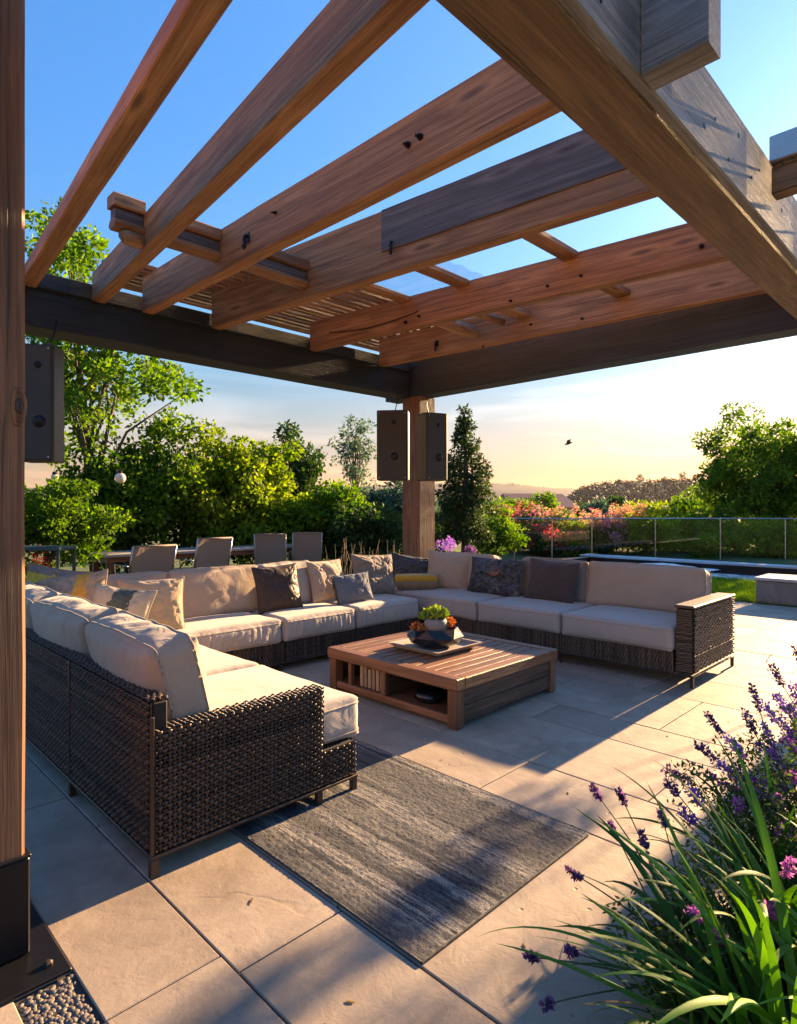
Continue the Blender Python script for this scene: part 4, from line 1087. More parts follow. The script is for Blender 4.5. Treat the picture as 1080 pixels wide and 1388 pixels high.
# conifer
def conifer(px, D, ytop, ybot, wpx, label, seed, mat='leaf_con', nt=22, per=9, leaf=.12, npl=55, lean=0):
    rg = np.random.RandomState(seed); b = at(px, D, -.06); t = empty('conifer', tuple(b), 0, label, 'conifer')
    zt_, zb_ = zat(ytop,D), zat(ybot,D); W = wpx/F*D/2; mb = MB()
    mb.tube([(b.x,b.y,-.06),(b.x+.05,b.y,zt_*.5),(b.x,b.y,zt_-.1)], [.12,.08,.012], 8); pts = []
    for i in range(nt):
        q = (i+.3)/nt; z = zt_-(zt_-zb_)*q; rr = W*(q**.75)*rg.uniform(.75,1.1)
        for k in range(max(2,int(per*(.3+q)))):
            a = rg.uniform(0,6.28); r_ = rr*rg.uniform(.45,1.05); e_ = (b.x+r_*math.cos(a), b.y+r_*math.sin(a), z-r_*.12+rg.randn()*.05)
            mb.tube([(b.x,b.y,z+.05),e_], [.016,.005], 4); pts.append(e_); 
            if r_ > .5: pts.append((b.x+r_*.5*math.cos(a), b.y+r_*.5*math.sin(a), z))
    mb.build('trunk', M['bark'], t, smooth=True)
    lf = MB(); leaf_cloud(lf, np.array(pts), npl, .17*D/16*rg.uniform(.7,1.2,len(pts)), leaf, rg, droop=.5, asp=.42); lf.build('crown', M[mat], t)
conifer(630, 16, 556, 730, 96, 'tall pointed conifer with cones to the right of the far pergola post', 320)
px_tree('shrub', 575, 17.5, 690, 765, 120, 'leaf_dark', 'dark green shrub behind the far pergola post', cat='shrub', group='shrubs behind the glass railing', nc=50, n_per=110, crad=.34, leaf=.12, seed=321, r0=.05, lo=.1, zmin=.1)
px_tree('shrub', 675, 19.2, 690, 757, 90, 'leaf_hedge', 'green shrub at the left end of the glass railing', cat='shrub', group='shrubs behind the glass railing', nc=50, n_per=110, crad=.34, leaf=.12, seed=322, r0=.05, lo=.1, zmin=.1)
# right hand tree
px_tree('broad_tree', 1030, 25, 560, 758, 235, 'leaf_hedge', 'broad leafy tree at the right edge behind the glass railing', depth=3.0, nc=260, n_per=120, crad=.46, leaf=.17, seed=330, r0=.16, nl=40, lo=.1, lump=.3, zmin=.0)
px_tree('broad_tree', 1130, 23, 545, 758, 170, 'leaf_hedge', 'second leafy tree cut off by the right edge of the photo', depth=2.5, nc=140, n_per=110, crad=.42, leaf=.17, seed=331, r0=.16, nl=30, lo=.1, lump=.3, zmin=.0)
px_tree('shrub', 950, 23, 690, 762, 110, 'leaf_yellow', 'yellow-green shrub in front of the broad tree', cat='shrub', group='shrubs behind the glass railing', nc=60, n_per=100, crad=.36, leaf=.14, seed=332, r0=.05, lo=.1, zmin=.0)
px_tree('shrub', 1030, 21.6, 700, 765, 150, 'leaf_yellow', 'low green shrub by the pool under the broad tree', cat='shrub', group='shrubs behind the glass railing', nc=60, n_per=100, crad=.36, leaf=.13, seed=333, r0=.05, lo=.1, zmin=.0)
px_tree('shrub', 880, 22.5, 693, 762, 90, 'leaf_yellow', 'sunlit yellow-green shrub between the flowers and the broad tree', cat='shrub', group='shrubs behind the glass railing', nc=60, n_per=100, crad=.36, leaf=.14, seed=334, r0=.05, lo=.1, zmin=.0)
for i,(px,lb) in enumerate(((720,'dense green shrub filling the border under the pink flowers'),(775,'dense green shrub filling the border under the orange flowers'),(828,'dense green shrub filling the border left of the yellow-green one'),(915,'dense dark green shrub below the sunlit yellow-green shrub'),(975,'dense dark green shrub below the left side of the broad tree'),(1075,'dense dark green shrub below the right side of the broad tree'))):
    px_tree('shrub', px, 24.3, 712, 760, 100, ('leaf_dark','leaf_hedge','leaf_yellow','leaf_yellow','leaf_hedge','leaf_yellow')[i], lb, cat='shrub', group='shrubs behind the glass railing', nc=60, lump=.6, n_per=80, crad=.4, leaf=.15, seed=340+i, r0=.04, nl=6, lo=.1, zmin=.0)
for i,(px,lb) in enumerate(((955,'low yellow-green shrub at the foot of the broad tree, left part'),(1060,'low yellow-green shrub at the right edge behind the glass'))):
    px_tree('shrub', px, 20.9, 722, 764, 70, 'leaf_yellow', lb, cat='shrub', group='shrubs behind the glass railing', nc=26, n_per=90, crad=.3, leaf=.13, seed=360+i, r0=.03, nl=6, lo=.1, zmin=.0, lump=.7)
# flowering border beyond the rail
GF = 'flowering shrubs behind the glass railing'
def flowering(px, D, yt, yb, wp, gm, fm, label, seed, nf=22, frac=.72):
    t = px_tree('flowering_shrub', px, D, yt, yb, wp, gm, label, cat='flowering shrub', group=GF, nc=34, n_per=90, crad=.30, leaf=.12, seed=seed, r0=.03, nl=8, lo=.1, zmin=.0)
    rg = np.random.RandomState(seed+1); b = at(px,D); zt_, zb_ = zat(yt,D), max(0,zat(yb,D)); W = wp/F*D/2
    C = [(b.x+rg.uniform(-.8,.8)*W, b.y+rg.uniform(-.8,.8)*W-.1, zt_-(zt_-zb_)*rg.uniform(-.06,frac)) for k in range(nf)]
    lf = MB(); leaf_cloud(lf, np.array(C), 70, .17*rg.uniform(.6,1.3,nf), .075, rg, flat=1.4, asp=.7); lf.build('blossom', M[fm], t)
for i, (px,D,yt,yb,wp,gm,fm,lb) in enumerate((
  (688,23,690,760,60,'leaf_rose','leaf_rose','dusky rose-leaved shrub behind the left railing posts'),
  (718,22.5,693,760,55,'leaf_dark','leaf_pink','pink flowering shrub second from the left along the railing'),
  (752,22.4,693,760,60,'leaf_hedge','leaf_orange','orange flowering shrub beside the pink one'),
  (790,22.6,692,760,55,'leaf_yellow','leaf_orange','tall orange flowering shrub in the middle of the railing'),
  (818,22.3,700,760,55,'leaf_dark','leaf_pink','shrub with bright pink flowers right of the orange shrubs'),
  (850,22.8,690,760,60,'leaf_yellow','leaf_orange','peach coloured flowering shrub nearest the yellow-green shrub'),
  (738,21.2,718,762,45,'leaf_dark','leaf_red','low dark shrub with red flowers in front of the orange shrub'),
  (779,21.2,728,764,30,'leaf_hedge','leaf_rose','clump of pale pink flower spikes in front of the railing post'))):
    flowering(px,D,yt,yb,wp,gm,fm,lb,400+i*3)
# mid-distance trees and bushes in the valley
mids = [(700,55,676,704,60,'leaf_hedge','distant round green tree left of the valley'),(735,60,668,704,50,'leaf_hedge','distant green tree beside the rose coloured roof'),
 (770,90,682,705,60,'leaf_dark','distant dark tree at the foot of the grey hill'),(808,50,680,706,50,'leaf_grey','distant grey-green tree in the valley centre'),
 (835,52,676,706,44,'leaf_dark','distant dark spiky tree in the valley centre'),(862,45,684,706,60,'leaf_yellow','distant yellow-green bush below the brown hill'),
 (900,42,680,706,70,'leaf_yellow','distant sunlit bush left of the broad tree'),(672,48,680,706,60,'leaf_hedge','distant green tree beside the conifer'),
 (610,45,672,706,70,'leaf_grey','distant grey tree behind the far post'),(560,40,668,706,80,'leaf_grey','distant grey tree seen left of the far post'),(935,40,672,706,60,'leaf_hedge','distant green tree just left of the broad tree')]
for i,(px,D,yt,yb,wp,mt,lb) in enumerate(mids):
    px_tree('distant_tree', px, D, yt, yb, wp, mt, lb, group='trees in the valley', nc=36, n_per=46, crad=.5*D/45, leaf=.28*D/45, seed=500+i, r0=.15, nl=5, lo=.1, zmin=-.5)

# ------------------------------------------------------------------ hills
def m_hill(name, a, b):
    t = NT(name); v = t.coords('Object', rand=False); n1 = t.noise(v, .012, 6, .65); n2 = t.noise(v, .15, 4, .7)
    c = t.ramp(n1, [(.35,a),(.65,b)]); c = t.mix(t.math('MULTIPLY', n2, .5), c, tuple(x*.4 for x in a)); t.bsdf(c, .95); return t.m
M['hill1'] = m_hill('far_hill', (.010,.014,.016), (.018,.022,.022)); M['hill2'] = m_hill('near_hill', (.014,.016,.010), (.03,.026,.016))
def hill(prof, D, depth, mat, seed):
    """prof: list (px, ridge row) -> ridge mesh with real depth"""
    px = [p[0] for p in prof]; py = [p[1] for p in prof]; n = 160; m = 14; V = []
    for i in range(n+1):
        x = px[0]+(px[-1]-px[0])*i/n; y = np.interp(x, px, py)
        zr_ = HC+(HY-y)/F*D
        for j in range(m+1):
            q = j/m*2-1; dd = D+q*depth; h_ = max(0, 1-abs(q)**1.4)
            p = at(CX+(x-CX)*D/dd, dd); nz = noise.noise(Vector((p.x/depth*2.5, p.y/depth*2.5, seed)))*.12*zr_*h_*(1 if j != m//2 else .3)
            V.append((p.x, p.y, -3+(zr_+3)*h_+nz))
    f = [(i*(m+1)+j,(i+1)*(m+1)+j,(i+1)*(m+1)+j+1,i*(m+1)+j+1) for i in range(n) for j in range(m)]
    return tag(MB().add(V,f).build('hill', mat, smooth=True), kind='structure')
hill([(-500,700),(-200,672),(100,660),(400,662),(560,655),(655,655),(700,657),(740,661),(790,664),(840,672),(900,690),(950,700)], 1900, 500, M['hill1'], 1)
hill([(735,705),(765,682),(785,664),(810,658),(850,655),(900,653),(940,651),(1000,650),(1100,648),(1300,655),(1600,690),(1700,705)], 620, 150, M['hill2'], 2)
hill([(820,712),(850,692),(880,683),(905,685),(930,694),(960,712)], 300, 60, M['hill2'], 3)
# wooded ridges (each wood reads as one mass) plus single ridge trees
rg = np.random.RandomState(77)
M['leaf_far'] = m_leaf('distant_wood_leaves', (.012,.015,.009), (.045,.045,.022), trans=.12)
C = []
for k in range(1500):
    px = rg.uniform(772,1250); D = 620+rg.uniform(-125,12); y = np.interp(px,[735,765,785,810,850,900,940,1250],[705,682,664,658,655,653,651,652]); zr_ = HC+(HY-y)/F*620
    p = at(px,D); C.append((p.x,p.y,-3+(zr_+3)*max(0,1-abs((D-620)/150)**1.4)+rg.uniform(-1,1.6)))
lf = MB(); leaf_cloud(lf, np.array(C), 22, 2.9, 1.9, rg); tag(lf.build('ridge_wood', M['leaf_far']), 'dark wood along the ridge of the brown hill', 'wood', kind='stuff')
for i, (px,yt,wp) in enumerate(((783,655,8),(798,654,7),(820,652,7),(837,649,6),(868,643,13),(900,648,8),(925,642,10),(942,644,9))):
    yr = float(np.interp(px,[778,810,850,900,940,1250],[668,659,656,654,652,652]))
    px_tree('ridge_tree', px, 600, yr-(658-yt)*.9, yr+3, wp, 'leaf_far', ['lone tree at the left end of the brown hill ridge','second small tree from the left on the brown ridge','third small tree from the left on the brown ridge','slim tree left of the tallest ridge tree','tallest round tree on the brown hill ridge','small tree right of the tallest ridge tree','pointed tree near the right end of the brown ridge','ridge tree nearest the broad tree'][i], group='trees on the hill ridge', nc=14, n_per=34, crad=1.6, leaf=1.1, seed=600+i, r0=.4, nl=3, lo=.1)
C = []
for k in range(200):
    px = rg.uniform(640,800); D = 1880+rg.uniform(-60,40); y = np.interp(px,[640,700,740,790],[655,657,661,664]); p = at(px,D); C.append((p.x,p.y,HC+(HY-y)/F*1900-6+rg.uniform(-6,3)))
lf = MB(); leaf_cloud(lf, np.array(C), 18, 6, 4, rg); tag(lf.build('far_wood', M['leaf_far']), 'thin line of trees on the far grey hill', 'wood', kind='stuff')
# distant house
b = at(722, 75); hz0 = -1.5
H = empty('distant_house', (b.x,b.y,hz0), R(-30), 'small distant house with a rose coloured roof among the valley trees', 'house')
MB().box((-4,-3,0),(4,3,3.3)).build('wall', m_plain('render_wall', (.5,.42,.36), .9), H, local=True)
MB().add([(-4.5,-3.5,3.3),(4.5,-3.5,3.3),(4.5,3.5,3.3),(-4.5,3.5,3.3),(-4,0,5),(4,0,5)], [(0,1,5,4),(3,4,5,2),(0,4,3),(1,2,5),(0,3,2,1)]).build('roof', m_plain('rose_tiles', (.45,.2,.15), .9), H, local=True)
for xx in (-2.4,0,2.4): MB().box((xx-.5,-3.04,1.2),(xx+.5,-3.003,2.3)).build('window', M['black_glaze'], H, local=True)

# ------------------------------------------------------------------ glass railing
GR = empty('glass_railing', tuple(at(820,20,0)), 0, 'frameless glass railing with a thin steel top rail beyond the pool', 'railing')
D = 20
t = NT('clear_glass'); gl = t.n('ShaderNodeBsdfGlass'); gl.inputs['IOR'].default_value = 1.45; gl.inputs['Roughness'].default_value = 0; gl.inputs['Color'].default_value = (.95,.98,.97,1)
tp = t.n('ShaderNodeBsdfTransparent'); tp.inputs[0].default_value = (.96,.98,.97,1)
gs = t.n('ShaderNodeBsdfGlossy'); gs.inputs['Roughness'].default_value = .02; mx = t.n('ShaderNodeMixShader'); mx.inputs[0].default_value = .02
t.l(tp.outputs[0], mx.inputs[1]); t.l(gs.outputs[0], mx.inputs[2]); t.l(mx.outputs[0], t.out.inputs[0]); M['pane'] = t.m
cols_ = [653,697,748,802,888,976,1064,1160]
zt_ = zat(703,D)
MB().tube([at(650,D,zt_), at(1190,D,zt_)], .022, 8).build('top_rail', M['steel'], GR)
for i, px in enumerate(cols_):
    p = at(px,D); r_ = .04 if i == 0 else .02
    MB().tube([(p.x,p.y,-.05),(p.x,p.y,zt_-.023)], r_, 8).build('railing_post', M['steel'], GR)
    if i < len(cols_)-1:
        a_, b_ = at(px+3,D,0), at(cols_[i+1]-3,D,0); n_ = Vector((1,1,0)).normalized()*.006
        V = [tuple(q+s_*n_+Vector((0,0,z))) for s_ in (-1,1) for z in (.08, zt_-.05) for q in (a_,b_)]
        MB().add(V, [(0,1,3,2),(4,6,7,5),(0,4,5,1),(2,3,7,6),(0,2,6,4),(1,5,7,3)]).build('glass_panel', M['pane'], GR)

# ------------------------------------------------------------------ pool, lawn, block
t = NT('pool_water'); v = t.coords('Object', rand=False); n1 = t.noise(v, 3.5, 4, .6, .5)
bs = t.bsdf((.02,.05,.06), .05, t.bump(n1, .25, .03)); bs.inputs['Specular IOR Level'].default_value = .6; M['water'] = t.m
tag(MB().box((16.27,-3,-.3),(17.28,9.0,-.03)).build('pool_water', M['water']), kind='structure')
pw = empty('pool_wall', (17.4,4,0), 0, 'long low dark pool wall with a pale stone coping', 'pool wall')
MB().box((17.3,-3,-.3),(17.6,9.1,.14)).box((15.1,9.0,-.3),(17.298,9.3,.14)).build('wall', M['black_metal'], pw)
MB().box((17.24,-3,.142),(17.72,9.36,.20),.01).build('coping', M['coping'], pw)
t = NT('glare_pale_stone'); v = t.coords('Object', rand=False); n1 = t.noise(v, 2.2, 5, .6, .8)
t.bsdf(t.ramp(n1, [(.35,(.42,.42,.42)),(.7,(.62,.61,.6))]), t.ramp(n1, [(.4,(.10,.10,.10)),(.6,(.35,.35,.35))]), t.bump(n1, .15, .02)); M['glare'] = t.m
MB().box((15.05,-3,-.1),(16.25,8.98,.012),.01).build('glare_strip', M['glare'], pw)  # pale glossy strip added in place of the water's white glare
# unseen tree added off-frame, its crown shaped to shade the front paving
rgo = np.random.RandomState(91); cps = []
for k in range(17): cps.append((9.8+rgo.uniform(-.25,.25), rgo.uniform(1.56,1.92), rgo.uniform(2.05,2.75)))
for k in range(26): cps.append((9.8+rgo.uniform(-.4,.4), rgo.uniform(.45,1.35), rgo.uniform(2.05,2.95)))
OT = empty('added_shade_tree', (9.8,1.1,0), 0, 'unseen tree in a pot, added beyond the right edge to shade the front paving', 'potted tree')
mb = MB(); limbs(mb, (9.8,1.1,.3), (9.8,1.1,2.3), np.array(cps), rgo, .03, 14); mb.build('trunk', M['bark'], OT, smooth=True)
mb = MB(); leaf_cloud(mb, np.array(cps), 60, .11, .06, rgo); mb.build('crown', M['leaf_dark'], OT)
MB().lathe([(.16,0),(.2,.33),(.22,.33),(.22,.38),(.19,.38),(.17,.28)],24,(9.8,1.1,.002)).build('pot', M['block'], OT, smooth=False)
# white sheet standing in for water glare at the pool's left end
rgc = random.Random(9); nx_, ny_ = 60, 40; V = []
for i in range(nx_+1):
    for j in range(ny_+1):
        u, v_ = i/nx_, j/ny_; x = 15.5+1.7*u; y = 5.3+3.5*v_
        h_ = .30*math.sin(math.pi*min(1,v_*1.25+.1))**1.0*math.sin(math.pi*u)**.7 if v_*1.25+.1 < 1 else .30*math.sin(math.pi*.999)*0
        h_ = .15*max(0,math.sin(math.pi*u))**.7*math.exp(-((v_-.35)/.28)**2)
        V.append((x, y, .012+h_+.02*noise.noise(Vector((x*3,y*3,0)))+.01*noise.noise(Vector((x*9,y*9,0)))))
f = [(i*(ny_+1)+j,(i+1)*(ny_+1)+j,(i+1)*(ny_+1)+j+1,i*(ny_+1)+j+1) for i in range(nx_) for j in range(ny_)]
tag(MB().add(V,f).build('glare_sheet', M['white'], smooth=True), 'white sheet standing in for the water glare at the left end of the pool', 'pool glare')
# lawn strip with blades
MB_ = MB(); tag(MB_.box((11.64,-3,-.05),(15.04,9.2,.004)).build('lawn', M['ground']), kind='structure')
rg = np.random.RandomState(12); m = 52000
X = rg.uniform(11.66,15.02,m); Y = rg.uniform(2.2,9.1,m); keep = (Y < 6.8); X, Y = X[keep], Y[keep]; m = len(X)
P = np.stack([X,Y,np.full(m,.0)],-1); a = rg.randn(m,3)*np.array([.5,.5,0])+np.array([0,0,1]); a /= np.linalg.norm(a,axis=1)[:,None]
h_ = rg.uniform(.05,.12,m)[:,None]; s_ = rg.randn(m,3)*np.array([1,1,0]); s_ /= np.linalg.norm(s_,axis=1)[:,None]
V = np.stack([P-s_*.005, P+s_*.005, P+a*h_*.6+s_*.004, P+a*h_],1).reshape(-1,3)
lf = MB().add(V, np.arange(m*4).reshape(-1,4)); tag(lf.build('grass', m_leaf('grass_blades', (.07,.13,.02), (.20,.30,.04), trans=.5)), 'short green grass of the lawn strip before the pool', 'grass', kind='stuff')
blk = empty('stone_bench', (12.1,1.4,0), 0, 'grey stone block bench at the right edge of the patio', 'bench')
MB().box((11.68,-2.2,.002),(12.5,3.06,.385),.015).build('body', M['block'], blk)
MB().box((11.65,-2.23,.387),(12.53,3.09,.44),.012).build('top', M['coping'], blk)
yp = at(801,19.2,0)
yy_ = empty('yellow_pot', (yp.x,yp.y,-.05), 0, 'small bright yellow plastic pot by the left end of the pool', 'pot')
MB().lathe([(.09,0),(.12,.22),(.13,.22),(.13,.25),(.11,.25),(.10,.05)],20).build('pot', M['yellow'], yy_, smooth=False, local=True)

# ------------------------------------------------------------------ dining set
DT = empty('dining_table', (6.4,12.2,0), 0, 'long pale outdoor dining table behind the sofa', 'dining table')
MB().box((4.1,11.75,.70),(8.7,12.75,.76),.01).build('tabletop', m_plain('pale_table', (.45,.40,.36), .5), DT)
MB().box((4.2,11.85,.60),(8.6,12.65,.698),.0).build('apron', M['teak_x'], DT)
for (x,y) in ((4.25,11.9),(8.5,11.9),(4.25,12.6),(8.5,12.6)): MB().box((x-.05,y-.05,-.05),(x+.05,y+.05,.599),.006).build('leg', M['teak_z'], DT)
def chair(px, y, rz, label, wid=.62, pale=False, h_=1.0):
    L = (px-CX)/F; D = y*S2/(1-L); x = (D+L*D)/S2
    c = empty('dining_chair', (x,y,-.05), rz, label, 'dining chair', 'sling chairs around the dining table')
    w2 = wid/2
    # back sling: slightly reclined curved sheet (back towards -y)
    V = []; n = 8; mcol = 6
    for s_ in (0,1):
        for i in range(n+1):
            for j in range(mcol+1):
                q = i/n; u = j/mcol*2-1; z = .42+(h_-.42+.05)*q; yb = -.25-.16*q+.03*(1-u*u)+s_*.012; V.append((u*(w2-.02), yb, z))
    K = (n+1)*(mcol+1); f = []
    for i in range(n):
        for j in range(mcol):
            a_ = i*(mcol+1)+j; q = (a_,a_+1,a_+mcol+2,a_+mcol+1); f += [q, tuple(K+k for k in q)[::-1]]
    MB().add(V,f).build('backrest', M['sling'], c, smooth=True, local=True)
    MB().box((-w2+.02,-.25,.43),(w2-.02,.26,.445),.004).build('seat', M['sling'], c, local=True)
    for sx in (-1,1):
        mb = MB(); mb.tube([(sx*w2,.26,.44),(sx*w2,-.25,.44),(sx*w2,-.41,h_+.055)], .016, 8); mb.build('side_frame', M['sling_pale'] if pale else M['steel'], c, smooth=True, local=True)
        for yy in (.24,-.22): MB().tube([(sx*w2,yy,.43),(sx*w2,yy+(.02 if yy>0 else -.06),.052)], .014, 8).build('leg', M['sling_pale'] if pale else M['steel'], c, smooth=True, local=True)
        MB().tube([(sx*(w2+.02),.22,.44),(sx*(w2+.02),.24,.66),(sx*(w2+.02),-.26,.66)], .014, 8).build('armrest', M['sling_pale'] if pale else M['steel'], c, smooth=True, local=True)
    MB().tube([(-w2,-.41,h_+.055),(w2,-.41,h_+.055)], .014, 8).build('top_rail', M['sling'], c, smooth=True, local=True)
chair(195, 11.0, R(4), 'grey sling chair at the left end of the near side of the dining table', .80, h_=.95)
chair(277, 11.3, R(2), 'grey sling chair squarely facing the dining table, second on the near side', .74, h_=1.03)
chair(368, 11.6, R(-38), 'sling chair with a pale frame turned sideways, third on the near side', .66, True, 1.05)
chair(414, 11.7, R(-30), 'dark sling chair at the right end of the dining table', .66, True, 1.05)
chair(182, 13.6, R(184), 'pale sling chair on the far side of the dining table, seen over its left end', .66, h_=1.03)
# dark serving cart with flower pot, far left
b = at(52, 9.2)
SC = empty('serving_cart', (b.x,b.y,0), R(-45), 'dark teal serving cart beside the near wooden post', 'cart')
tl_ = m_plain('teal_metal', (.02,.05,.055), .45, .2)
MB().box((-.45,-.25,.98),(.45,.25,1.04),.012).build('cart_top', tl_, SC, local=True)
MB().box((-.42,-.22,.35),(.42,.22,.38),.006).build('shelf', tl_, SC, local=True)
for sx in (-1,1):
    for sy in (-1,1): MB().box((sx*.42-.02,sy*.22-.02,.0),(sx*.42+.02,sy*.22+.02,.978),.004).build('leg', tl_, SC, local=True)
fp = empty('flower_pot', (b.x,b.y,.383), 0, 'pot of orange-red flowers on the lower shelf of the teal cart', 'potted flowers')
MB().lathe([(.09,0),(.13,.18),(.14,.18),(.14,.21),(.12,.21),(.11,.1)],20).build('pot', M['block'], fp, local=True)
rg = np.random.RandomState(3); lf = MB(); C = np.array([(b.x+rg.randn()*.13,b.y+rg.randn()*.13,.70+rg.randn()*.07) for k in range(10)]); leaf_cloud(lf, C, 40, .1, .06, rg); lf.build('foliage', M['leaf_hedge'], fp)
lf = MB(); C = np.array([(b.x+rg.randn()*.13,b.y+rg.randn()*.13,.82+rg.randn()*.05) for k in range(6)]); leaf_cloud(lf, C, 40, .06, .04, rg, asp=.8); lf.build('blossom', M['leaf_red'], fp)

# bulbs hanging on thin cables from the light-leaved tree
gm_ = NT('milky_globe'); bsd = gm_.bsdf((.75,.68,.6), .35); bsd.inputs['Transmission Weight'].default_value = .35; bsd.inputs['Subsurface Weight'].default_value = .2
for (px,py,D,r_,lb,tiltx) in ((163,648,11.5,.10,'white round bulb hanging on a thin cable in front of the hedge',(150,500)),(74,647,11.2,.065,'small round bulb hanging near the wooden post at the left edge',(80,520))):
    b = at(px,D); z = zat(py,D)
    g = empty('hanging_bulb', (b.x,b.y,z), 0, lb, 'hanging bulb')
    tp_ = at(tiltx[0],12.6); MB().tube([(b.x,b.y,z+r_+.03),((b.x*3+tp_.x)/4,(b.y*3+tp_.y)/4,z+.45),(tp_.x,tp_.y,zat(tiltx[1],12.6))], .004, 6).build('cable', M['black_metal'], g)
    MB().lathe([(.04,-.012),(.045,.01),(.025,.04)],14,(b.x,b.y,z+r_)).build('socket', M['black_metal'], g)
    prof = [(max(.002,r_*math.sin(a_)), -r_*math.cos(a_)) for a_ in np.linspace(.02,math.pi-.35,14)]
    MB().lathe(prof,24,(b.x,b.y,z)).build('globe', gm_.m, g, smooth=True)

# small bird in the sky
bp_ = at(770,26,zat(601,26))
BD = empty('bird', tuple(bp_), R(40), 'small dark bird flying in the evening sky above the hills', 'bird')
mb = MB(); mb.lathe([(.004,-.17),(.03,-.11),(.055,-.02),(.05,.05),(.035,.09),(.04,.12),(.025,.15),(.006,.17)],12)
o = mb.build('body', M['black_metal'], BD, smooth=True, local=True); o.rotation_euler = (R(70),0,0)
for s_ in (-1,1):
    V = [(0,.06,.02),(0,-.06,.02),(s_*.10,-.07,.12),(s_*.11,.05,.12),(s_*.17,-.10,.15),(0,.06,.03),(0,-.06,.03),(s_*.10,-.07,.13),(s_*.11,.05,.13),(s_*.17,-.10,.156)]
    MB().add(V, [(0,1,2,3),(3,2,4),(5,8,7,6),(8,9,7),(0,3,8,5),(3,4,9,8),(4,2,7,9),(2,1,6,7)]).build('wing', M['speaker'], BD, local=True)
# purple heads behind the sofa
def flower_head_plant(px, py, D, r_, fm, label, seed, n=5):
    rg = np.random.RandomState(seed); b = at(px,D); z = zat(py,D)
    t = empty('flowering_plant', (b.x,b.y,-.05), 0, label, 'flowering plant', 'flowering plants behind the right sofa')
    mb = MB(); C = []
    for k in range(n):
        p = (b.x+rg.randn()*r_*.6, b.y+rg.randn()*r_*.6, z+rg.randn()*r_*.4); C.append(p)
        mb.tube([(b.x+rg.randn()*.04,b.y+rg.randn()*.04,-.05),(p[0],p[1],p[2]*.6),p], [.008,.006,.004], 5)
    mb.build('stem', M['leaf_hedge'], t, smooth=True)
    lf = MB(); leaf_cloud(lf, np.array(C), 120, r_*.75, .035, rg, flat=1.3, asp=.6); lf.build('blossom', M[fm], t)
    lf = MB(); leaf_cloud(lf, np.array([(b.x+rg.randn()*.2,b.y+rg.randn()*.2,rg.uniform(.2,z-.15)) for k in range(14)]), 40, .14, .09, rg); lf.build('foliage', M['leaf_hedge'], t)
flower_head_plant(607,741,11.2,.12,'leaf_purple','purple flower cluster just right of the far post',700)
flower_head_plant(637,746,11.6,.10,'leaf_dusk','dusky mauve flower cluster behind the beige corner pillow',703)
# dry grass stems behind the sofa near the post
for k, (px,lb) in enumerate(((470,'dry upright grass tuft behind the tan pillow'),(520,'dry upright grass tuft left of the far post'))):
    rg = np.random.RandomState(720+k); b = at(px,10.6); t = empty('grass_tuft', (b.x,b.y,-.05), 0, lb, 'grass tuft')
    mb = MB()
    for q in range(16):
        x = b.x+rg.randn()*.15; y = b.y+rg.randn()*.15; h_ = rg.uniform(.75,1.1); mb.tube([(x,y,-.05),(x+rg.randn()*.03,y,h_*.6),(x+rg.randn()*.07,y+rg.randn()*.07,h_)], [.008,.006,.003], 5)
    mb.build('stems', M['twig'], t, smooth=True)
# twig at the top of the far post
mb = MB(); mb.tube([(6.92,6.40,3.28),(6.98,6.34,3.22),(7.04,6.30,3.25),(7.10,6.22,3.27)], [.008,.007,.006,.004], 6)

# ------------------------------------------------------------------ foreground plants
def strap_leaf(mb, base, az, L, lean, w_, curl, seed):
    rg = random.Random(seed); n = 16; V = []; p = Vector(base); d = Vector((math.cos(az),math.sin(az),0)); ang = R(90-lean); side = Vector((-math.sin(az),math.cos(az),0)); tw = rg.uniform(-.5,.5)
    for i in range(n+1):
        q = i/n; ww = w_*(min(1,.55+q*2.2))*(1-q**2.6)**.8*.5+.0006
        dirv = (d*math.cos(ang)+Vector((0,0,1))*math.sin(ang)); nr = side.cross(dirv).normalized()
        s2 = (side*math.cos(tw*q)+nr*math.sin(tw*q))
        V += [tuple(p-s2*ww+nr*ww*.35), tuple(p), tuple(p+s2*ww+nr*ww*.35)]
        p = p+dirv*(L/n); ang -= R(curl)/n*(.4+1.6*q)
    mb.add(V, [(i*3+j,i*3+j+1,(i+1)*3+j+1,(i+1)*3+j) for i in range(n) for j in range(2)])
def iris(loc, n, L, label, seed, spread=360, az0=0, wmax=.034, lmin=8, lmax=60):
    rg = random.Random(seed); t = empty('strap_leaf_plant', (loc[0],loc[1],0), 0, label, 'strap-leaf plant', 'strap-leaved plants in the corner bed')
    mb = MB()
    for k in range(n):
        az = R(az0+rg.uniform(-spread/2,spread/2)); b_ = (loc[0]+rg.gauss(0,.05), loc[1]+rg.gauss(0,.05), .01)
        strap_leaf(mb, b_, az, L*rg.uniform(.6,1.12), rg.uniform(lmin,lmax), rg.uniform(.6,1)*wmax, rg.uniform(15,75), seed*100+k)
    o = mb.build('foliage', M['strap'], t, smooth=True)
    mb = MB()
    for k in range(max(4,n//6)):
        az = R(az0+rg.uniform(-spread/2,spread/2)); strap_leaf(mb, (loc[0]+rg.gauss(0,.05), loc[1]+rg.gauss(0,.05), .01), az, L*rg.uniform(.5,.95), rg.uniform(lmin+10,lmax+12), rg.uniform(.3,.55)*wmax, rg.uniform(40,120), seed*100+900+k)
    mb.build('dry_blades', M['straw'], t, smooth=True)
    return t
iris((1.98,.46), 52, .84, 'large strap-leaved plant at the bottom right, long blades arching to the left', 11, 170, 125, .038, 8, 66)
iris((2.36,.52), 34, .80, 'upright strap-leaved plant with broad blades at the right edge', 12, 200, 140, .041, 4, 42)
